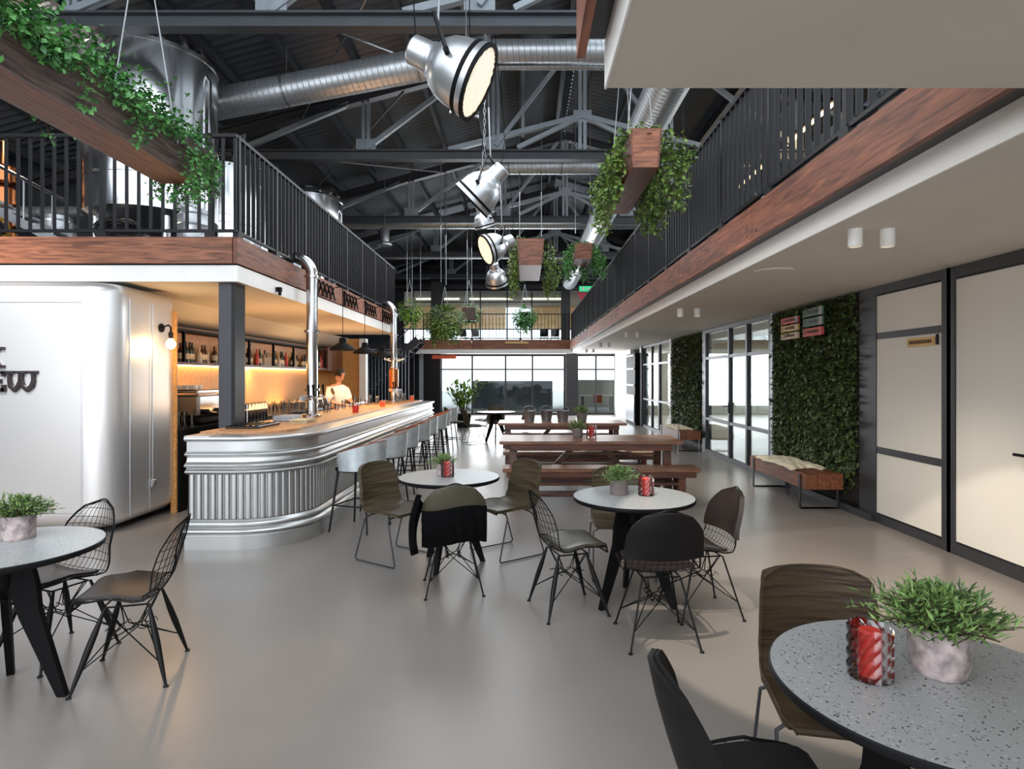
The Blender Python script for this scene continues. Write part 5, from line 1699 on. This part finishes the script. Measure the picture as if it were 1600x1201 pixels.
# ================================================================ PICNIC TABLES AND BENCHES
def picnic_table(x0, x1, y0, y1, label, h=.76):
    t = thing('picnic_table', label, 'table', ((x0 + x1) / 2, (y0 + y1) / 2, 0))
    a, b = (x1 - x0) / 2, (y1 - y0) / 2
    n = 5
    for k in range(n):
        w_ = 2 * b / n
        MB().cbox((0, -b + w_ * (k + .5), h - .022), (2 * a, w_ - .006, .044), .004).build('top_board', M['picnictop'], t)
    for s in (-1, 1):
        MB().cbox((s * (a - .18), 0, h - .085), (.10, 2 * b * .86, .08), .005).build('top_bearer', M['picnic'], t)
        for q in (-1, 1):
            MB().beam((s * (a - .18), q * b * .62, h - .12), (s * (a - .18), q * b * .78, 0), .095, .085, (0, 1, 0)).build('leg', M['picnic'], t)
        MB().cbox((s * (a - .18), 0, .2), (.06, 2 * b * .75, .1), .005).build('cross_rail', M['picnic'], t)
        MB().beam((s * (a - .62), 0, .24), (s * .14, 0, h - .06), .07, .06, (0, 1, 0)).build('brace', M['picnic'], t)
    MB().cbox((0, 0, .2), (2 * a - .4, .07, .08), .005).build('stretcher', M['picnic'], t)
    MB().cbox((0, -b + .03, h - .085), (2 * a - .3, .04, .075), .004).build('apron', M['picnic'], t)
    return t
def plank_bench(x0, x1, y0, y1, label, h=.47):
    t = thing('plank_bench', label, 'bench', ((x0 + x1) / 2, (y0 + y1) / 2, 0))
    a, b = (x1 - x0) / 2, (y1 - y0) / 2
    for k in range(2):
        MB().cbox((0, -b + b * (k + .5), h - .025), (2 * a, b - .006, .05), .004).build('seat_board', M['picnictop'], t)
    MB().cbox((0, -b + .02, h - .085), (2 * a - .1, .035, .065), .004).build('apron', M['picnic'], t)
    for s in (-1, 1):
        for q in (-1, 1):
            MB().cbox((s * (a - .22), q * b * .6, (h - .05) / 2), (.09, .08, h - .05), .005).build('leg', M['picnic'], t)
    MB().cbox((0, -.03, .27), (2 * a - .5, b * 1.2, .04), .004).build('lower_shelf', M['picnic'], t)
    MB().cbox((0, -.03, .13), (2 * a - .5, b * 1.2, .035), .004).build('lower_shelf', M['picnic'], t)
    return t
picnic_table(-.31, 2.10, 7.78, 8.68, 'near dark wooden picnic table with plank top')
plank_bench(-.25, 2.20, 7.36, 7.70, 'bench on the near side of the near picnic table')
plank_bench(-.30, 2.05, 8.98, 9.32, 'bench on the far side of the near picnic table')
picnic_table(-.46, 1.90, 10.85, 11.75, 'far dark wooden picnic table with buckets on it')
plank_bench(-.40, 1.85, 10.42, 10.72, 'bench on the near side of the far picnic table')
plank_bench(-.40, 1.85, 12.02, 12.34, 'bench on the far side of the far picnic table')
for i, (x, y) in enumerate(((.12, 11.2), (.45, 11.35), (.75, 11.2))):
    t = thing('metal_bucket', ['left', 'middle', 'right'][i] + ' small metal bucket on the far picnic table', 'bucket', (x, y, .762))
    MB().lathe([(0, 0), (.09, 0), (.12, .2), (.125, .205), (.115, .2), (.085, .01), (0, .01)], 18).build('bucket_body', M['galv'], t, True)
    MB().tube([(-.12 * math.cos(a), 0, .2 + .1 * math.sin(a)) for a in [PI * k / 8 for k in range(9)]], .004, 5).build('bail_handle', M['galv'], t)
# sheepskins
def fleece(x, y, z, lx, ly, label, rot=0):
    def fn(a, b):
        u, v = -1 + 2 * a, -1 + 2 * b
        k = 1 + .10 * math.sin(5 * math.atan2(v, u + .001)) + .05 * math.sin(11 * math.atan2(v, u + .001) + 1)
        X, Y = u * lx / 2 * k, v * ly / 2 * k
        e = max(abs(u), abs(v))
        Z = .045 * (1 - e ** 4) + .008 * math.sin(u * 13) * math.sin(v * 9) + .006
        return (X, Y, Z)
    MBm = MB().shell(fn, 26, 34, -.012)
    o = MBm.build('sheepskin', M['sheep'], None, True, (x, y, z + .012))
    o.rotation_euler = (0, 0, rot)
    return tag(o, label, 'sheepskin')
def block_bench(x0, x1, y0, y1, label):
    t = thing('block_bench', label, 'bench', ((x0 + x1) / 2, (y0 + y1) / 2, 0))
    a, b = (x1 - x0) / 2, (y1 - y0) / 2
    n = 3
    for k in range(n):
        w_ = 2 * a / n
        MB().cbox((-a + w_ * (k + .5), 0, .345), (w_ - .004, 2 * b, .19), .006).build('beam', M['bench'], t)
    for q in (-1, 1):
        yy = q * (b - .14)
        f_ = MB().rng(-a + .03, a - .03, yy - .025, yy + .025, 0, .012)
        f_.rng(-a - .008, -a + .004, yy - .025, yy + .025, 0, .42).rng(a - .004, a + .008, yy - .025, yy + .025, 0, .42).rng(-a, a, yy - .025, yy + .025, 0, .012)
        f_.build('u_frame', M['steel_black'], t)
block_bench(3.38, 3.84, 7.12, 8.86, 'near chunky wooden bench on U-shaped steel legs before the living wall')
fleece(3.565, 8.02, .44, .46, 1.10, 'cream sheepskin draped on the near chunky bench')
block_bench(3.36, 3.82, 12.75, 14.6, 'far chunky wooden bench by the far living wall')
fleece(3.53, 13.6, .44, .40, 1.2, 'cream sheepskin on the far chunky bench')
fleece(1.25, 9.15, .475, .75, .40, 'olive cream sheepskin on the bench behind the near picnic table')

# ================================================================ BAR STOOLS (front faces -X)
def bar_stool(label):
    t = thing('bar_stool', label, 'stool')
    sr = .25
    def fn(a, b):
        th = R(-112 + 224 * a)
        hb = .10 + .19 * (math.cos(th * .8) * .5 + .5) ** 1.3
        rr_ = sr + .02 * b + .0025 * math.sin(a * 46)
        return (rr_ * math.cos(th) + .0, rr_ * math.sin(th) * 1.05, .64 + (hb) * b)
    MB().shell(fn, 48, 6, .006).build('metal_shell', M['stoolshell'], t, True)
    MB().shell(lambda a, b: (lambda p: (p[0] * .955, p[1] * .955, p[2] + .004))(fn(a, b)), 32, 6, .012).build('inner_leather', M['cushion'], t, True)
    MB().tube([Vector(fn(k / 32, 1)) * 1.0 - Vector((.006 * math.cos(R(-112 + 7 * k)), .006 * math.sin(R(-112 + 7 * k)), 0)) for k in range(33)], .011, 8).build('rim_piping', M['cushion'], t, True)
    MB().lathe([(0, .65), (.20, .65), (.232, .665), (.235, .69), (.21, .712), (0, .718)], 32).build('seat_cushion', M['cushion'], t, True)
    MB().lathe([(0, .625), (.245, .625), (.255, .632), (.255, .648), (0, .65)], 32).build('seat_pan', M['black'], t, True)
    for k in range(24):
        a = R(-108 + 216 * k / 23)
        pass
    for sx in (-1, 1):
        for sy in (-1, 1):
            MB().tube([(sx * .16, sy * .16, .63), (sx * .225, sy * .225, 0)], [.014, .010], 8).build('leg', M['steel_black'], t)
    rg = MB()
    c = .195
    for a, b in (((-c, -c), (c, -c)), ((c, -c), (c, c)), ((c, c), (-c, c)), ((-c, c), (-c, -c))):
        rg.tube([(a[0], a[1], .27), (b[0], b[1], .27)], .008, 6)
    rg.build('foot_rail', M['steel_black'], t)
    return t
ordn = ['nearest', 'second', 'third', 'fourth', 'fifth', 'sixth', 'seventh', 'farthest']
s0 = bar_stool(ordn[0] + ' bar stool with curved zinc back, standing at the curve of the bar')
for i in range(8):
    o = s0 if i == 0 else copy_tree(s0)
    o['label'] = ordn[i] + ' bar stool with curved zinc back' + (', at the rounded near end of the bar' if i == 0 else ' in the row along the bar')
    o['group'] = 'bar stools along the bar'
    o.location = (-1.72 + .03 * (i % 2), 6.30 + .95 * i + .05 * (i % 3), 0)
    o.rotation_euler = (0, 0, R(-18 if i == 0 else (4, -7, 5)[i % 3]))

# ================================================================ FAR CHAIRS, PALM
base = shell_chair('small olive leather chair left of the small far table')
place(base, -1.18, 14.3, 20)
for x, y, a, l in ((-.15, 14.3, 165, 'small olive leather chair right of the small far table'), (-.7, 15.35, 270, 'small olive leather chair behind the small far table'), (-1.75, 15.4, 15, 'small leather chair far back near the end of the bar'), (-1.0, 16.2, 215, 'farthest small leather chair before the far windows')):
    o = copy_tree(base)
    o['label'] = l
    place(o, x, y, a)
t = thing('potted_palm', 'tall leafy palm in a pot before the far windows at left', 'plant', tuple(P(724, 640, 19)) [:2] + (0,))
MB().lathe([(0, 0), (.2, 0), (.26, .42), (.24, .42), (.2, .36), (0, .36)], 20).build('pot', M['black'], t, True)
lv, stm = MB(), MB()
for k in range(34):
    a = random.uniform(0, 2 * PI); L = random.uniform(.7, 1.25); el = random.uniform(1.0, 1.5)
    d = Vector((math.cos(a) * math.cos(el), math.sin(a) * math.cos(el), math.sin(el)))
    b = Vector((0, 0, .35)); e = b + d * L
    stm.tube([b, b.lerp(e, .5), e], .008, 5)
    for q in range(4):
        c = b.lerp(e, .4 + .2 * q)
        dd = d + Vector((random.gauss(0, .7), random.gauss(0, .7), random.gauss(0, .5)))
        lv.leaf(c, dd, Vector((0, 0, 1)), .26, .11)
tag(lv.build('foliage', M['palm'], t), kind='stuff')
tag(stm.build('stems', M['stem'], t), kind='stuff')

# ================================================================ STAIR BEYOND THE BAR
t = thing('staircase', 'dark steel staircase rising right towards the far bridge beyond the bar', 'stair', (0, 22.2, 0))
xa, za, xb, zb_ = -7.2, 0, -3.9, 3.0
for yy in (0, 1.1):
    MB().beam((xa, yy, za), (xb, yy, zb_), .05, .28, (0, 1, 0) if False else (0, 0, 1)).build('stringer', M['steel_dark'], t)
    MB().tube([(xa, yy, za + 1.0), (xb, yy, zb_ + 1.0)], .025, 8).build('handrail', M['steel_dark'], t)
    MB().tube([(xa, yy, za + .2), (xb, yy, zb_ + .2)], .015, 6).build('lower_rail', M['steel_dark'], t)
trm = MB().box((0, .55, 0), (.27, 1.08, .04)).mesh('tread', M['steel_black'])
bm_ = MB().beam((0, 0, .15), (0, 0, 1.0), .02, .02).mesh('baluster', M['steel_dark'])
for k in range(17):
    q = (k + .5) / 17
    inst('tread', trm, t, (xa + (xb - xa) * q, 0, zb_ * q))
    inst('baluster', bm_, t, (xa + (xb - xa) * q, 0, zb_ * q))
sl = thing('slatted_screen', 'dark vertical slatted screen behind the barman beside the stair', 'screen', (-6.4, 21.4, 0))
for k in range(20):
    MB().box((k * .12, 0, 1.45), (.045, .08, 2.2)).build('slat', M['outwall_dark'], sl)
MB().box((1.14, 0, 2.56), (2.4, .09, .06)).box((1.14, 0, .35), (2.4, .09, .06)).box((.0, 0, .18), (.06, .06, .36)).box((2.2, 0, .18), (.06, .06, .36)).build('frame', M['steel_dark'], sl)

# ================================================================ BARMAN
def skinned(name, verts, edges, radii, root, mt, parent=None, levels=2):
    me = bpy.data.meshes.new(name)
    me.from_pydata(verts, edges, [])
    me.materials.append(mt)
    o = bpy.data.objects.new(name, me)
    col.objects.link(o)
    if parent: o.parent = parent
    bm = bmesh.new()
    bm.from_mesh(me)
    lay = bm.verts.layers.skin.verify()
    bm.verts.ensure_lookup_table()
    for i, r in enumerate(radii):
        bm.verts[i][lay].radius = (r, r) if not isinstance(r, tuple) else r
        bm.verts[i][lay].use_root = (i == root)
    bm.to_mesh(me)
    bm.free()
    mo = o.modifiers.new('skin', 'SKIN'); mo.use_smooth_shade = True
    o.modifiers.new('sub', 'SUBSURF').levels = levels
    o.modifiers['sub'].render_levels = levels
    return o
pm = thing('person', 'person in a white shirt with dark hair, standing behind the bar looking down', 'person', (-3.62, 11.6, 0), R(-35))
# faces +X (rotated towards the bar and camera), looking down
V_ = [(0, 0, .95), (0, 0, 1.10), (.015, 0, 1.25), (.02, 0, 1.38), (.035, 0, 1.46), (.06, 0, 1.53),
      (.02, .17, 1.39), (.06, .25, 1.15), (.28, .16, 1.08), (.36, .11, 1.08),
      (.02, -.17, 1.39), (.06, -.25, 1.15), (.28, -.16, 1.08), (.36, -.11, 1.08),
      (0, .09, .90), (.02, .10, .50), (-.02, .10, .09), (.12, .11, .04),
      (0, -.09, .90), (.02, -.10, .50), (-.02, -.10, .09), (.12, -.11, .04)]
E = [(0, 1), (1, 2), (2, 3), (3, 4), (4, 5), (3, 6), (6, 7), (7, 8), (8, 9), (3, 10), (10, 11), (11, 12), (12, 13), (0, 14), (14, 15), (15, 16), (16, 17), (0, 18), (18, 19), (19, 20), (20, 21)]
Rd = [.13, (.14, .11), (.155, .12), (.13, .10), .055, .05, .07, .05, .038, .03, .07, .05, .038, .03, .095, .065, .045, .035, .095, .065, .045, .035]
body = skinned('body', V_, E, Rd, 0, M['skin'], pm)
# shirt: slightly larger copy of the torso and sleeves
skinned('shirt', V_[:4] + [V_[6], V_[7], V_[10], V_[11]], [(0, 1), (1, 2), (2, 3), (3, 4), (4, 5), (3, 6), (6, 7)], [.155, (.165, .135), (.18, .145), (.15, .12), .09, .068, .09, .068], 0, M['shirt'], pm)
skinned('trousers', [V_[0], V_[14], V_[15], V_[16], V_[18], V_[19], V_[20]], [(0, 1), (1, 2), (2, 3), (0, 4), (4, 5), (5, 6)], [.15, .11, .08, .06, .11, .08, .06], 0, M['trouser'], pm)
# head
hd = MB().lathe([(0, -.115), (.035, -.112), (.055, -.09), (.068, -.05), (.076, 0), (.078, .04), (.07, .08), (.045, .11), (0, .122)], 20)
HM = Matrix.Translation((.085, 0, 1.63)) @ Matrix.Rotation(R(28), 4, 'Y')
hm = MB().add([(x * 1.12 + (.012 if x > 0 and z < 0 else 0), y * .95, z) for x, y, z in hd.v], hd.f, HM)
hm.add(*(lambda q: (q.v, q.f))(MB().rings([[(.08, -.012, -.035), (.08, .012, -.035), (.08, .008, .02), (.08, -.008, .02)], [(.108, -.006, -.03), (.108, .006, -.03), (.088, .004, .02), (.088, -.004, .02)]])), M=HM)
for s in (-1, 1):
    hm.add(*(lambda q: (q.v, q.f))(MB().lathe([(0, -.03), (.012, -.02), (.015, .015), (0, .028)], 8)), M=HM @ Matrix.Translation((-.005, s * .077, -.005)))
hm.build('head', M['skin'], pm, True)
fe = MB()
for s in (-1, 1):
    fe.add(*(lambda q: (q.v, q.f))(MB().lathe([(0, -.008), (.01, 0), (0, .008)], 8)), M=HM @ Matrix.Translation((.083, s * .03, .012)))
fe.add(*(lambda q: (q.v, q.f))(MB().box((.083, 0, -.062), (.008, .04, .007))), M=HM)
fe.build('eyes_and_mouth', M['hair'], pm)
hr = MB().shell(lambda a, b: tuple(HM @ Vector(((.106 * math.cos(2 * PI * a) * math.sin(b * 1.75) - .022), .096 * math.sin(2 * PI * a) * math.sin(b * 1.75), .032 + .112 * math.cos(b * 1.75) - (.0 if math.cos(2 * PI * a) > 0 else .05 * b)))), 20, 10, .012)
hr.lathe([(0, -.035), (.035, -.02), (.04, 0), (.03, .025), (0, .035)], 10, HM @ Matrix.Translation((-.12, 0, .05)))
hr.build('hair', M['hair'], pm, True)
# hands: palm with five fingers each, curled round a cloth
for s in (-1, 1):
    w_ = Vector((.36, s * .11, 1.08))
    vs = [tuple(w_), tuple(w_ + Vector((.07, 0, -.005)))]
    es = [(0, 1)]
    rd = [.026, .034]
    for k, (dy, L) in enumerate(((-.03, .055), (-.01, .07), (.012, .066), (.032, .05))):
        i = len(vs)
        p = w_ + Vector((.085, dy, -.005))
        vs += [tuple(p), tuple(p + Vector((L * .5, 0, -.01))), tuple(p + Vector((L * .7, 0, -.045)))]
        es += [(1, i), (i, i + 1), (i + 1, i + 2)]
        rd += [.010, .009, .008]
    i = len(vs)
    vs += [tuple(w_ + Vector((.03, -s * .035, -.01))), tuple(w_ + Vector((.07, -s * .055, -.03)))]
    es += [(0, i), (i, i + 1)]
    rd += [.012, .009]
    skinned('hand', vs, es, rd, 0, M['skin'], pm, 1)
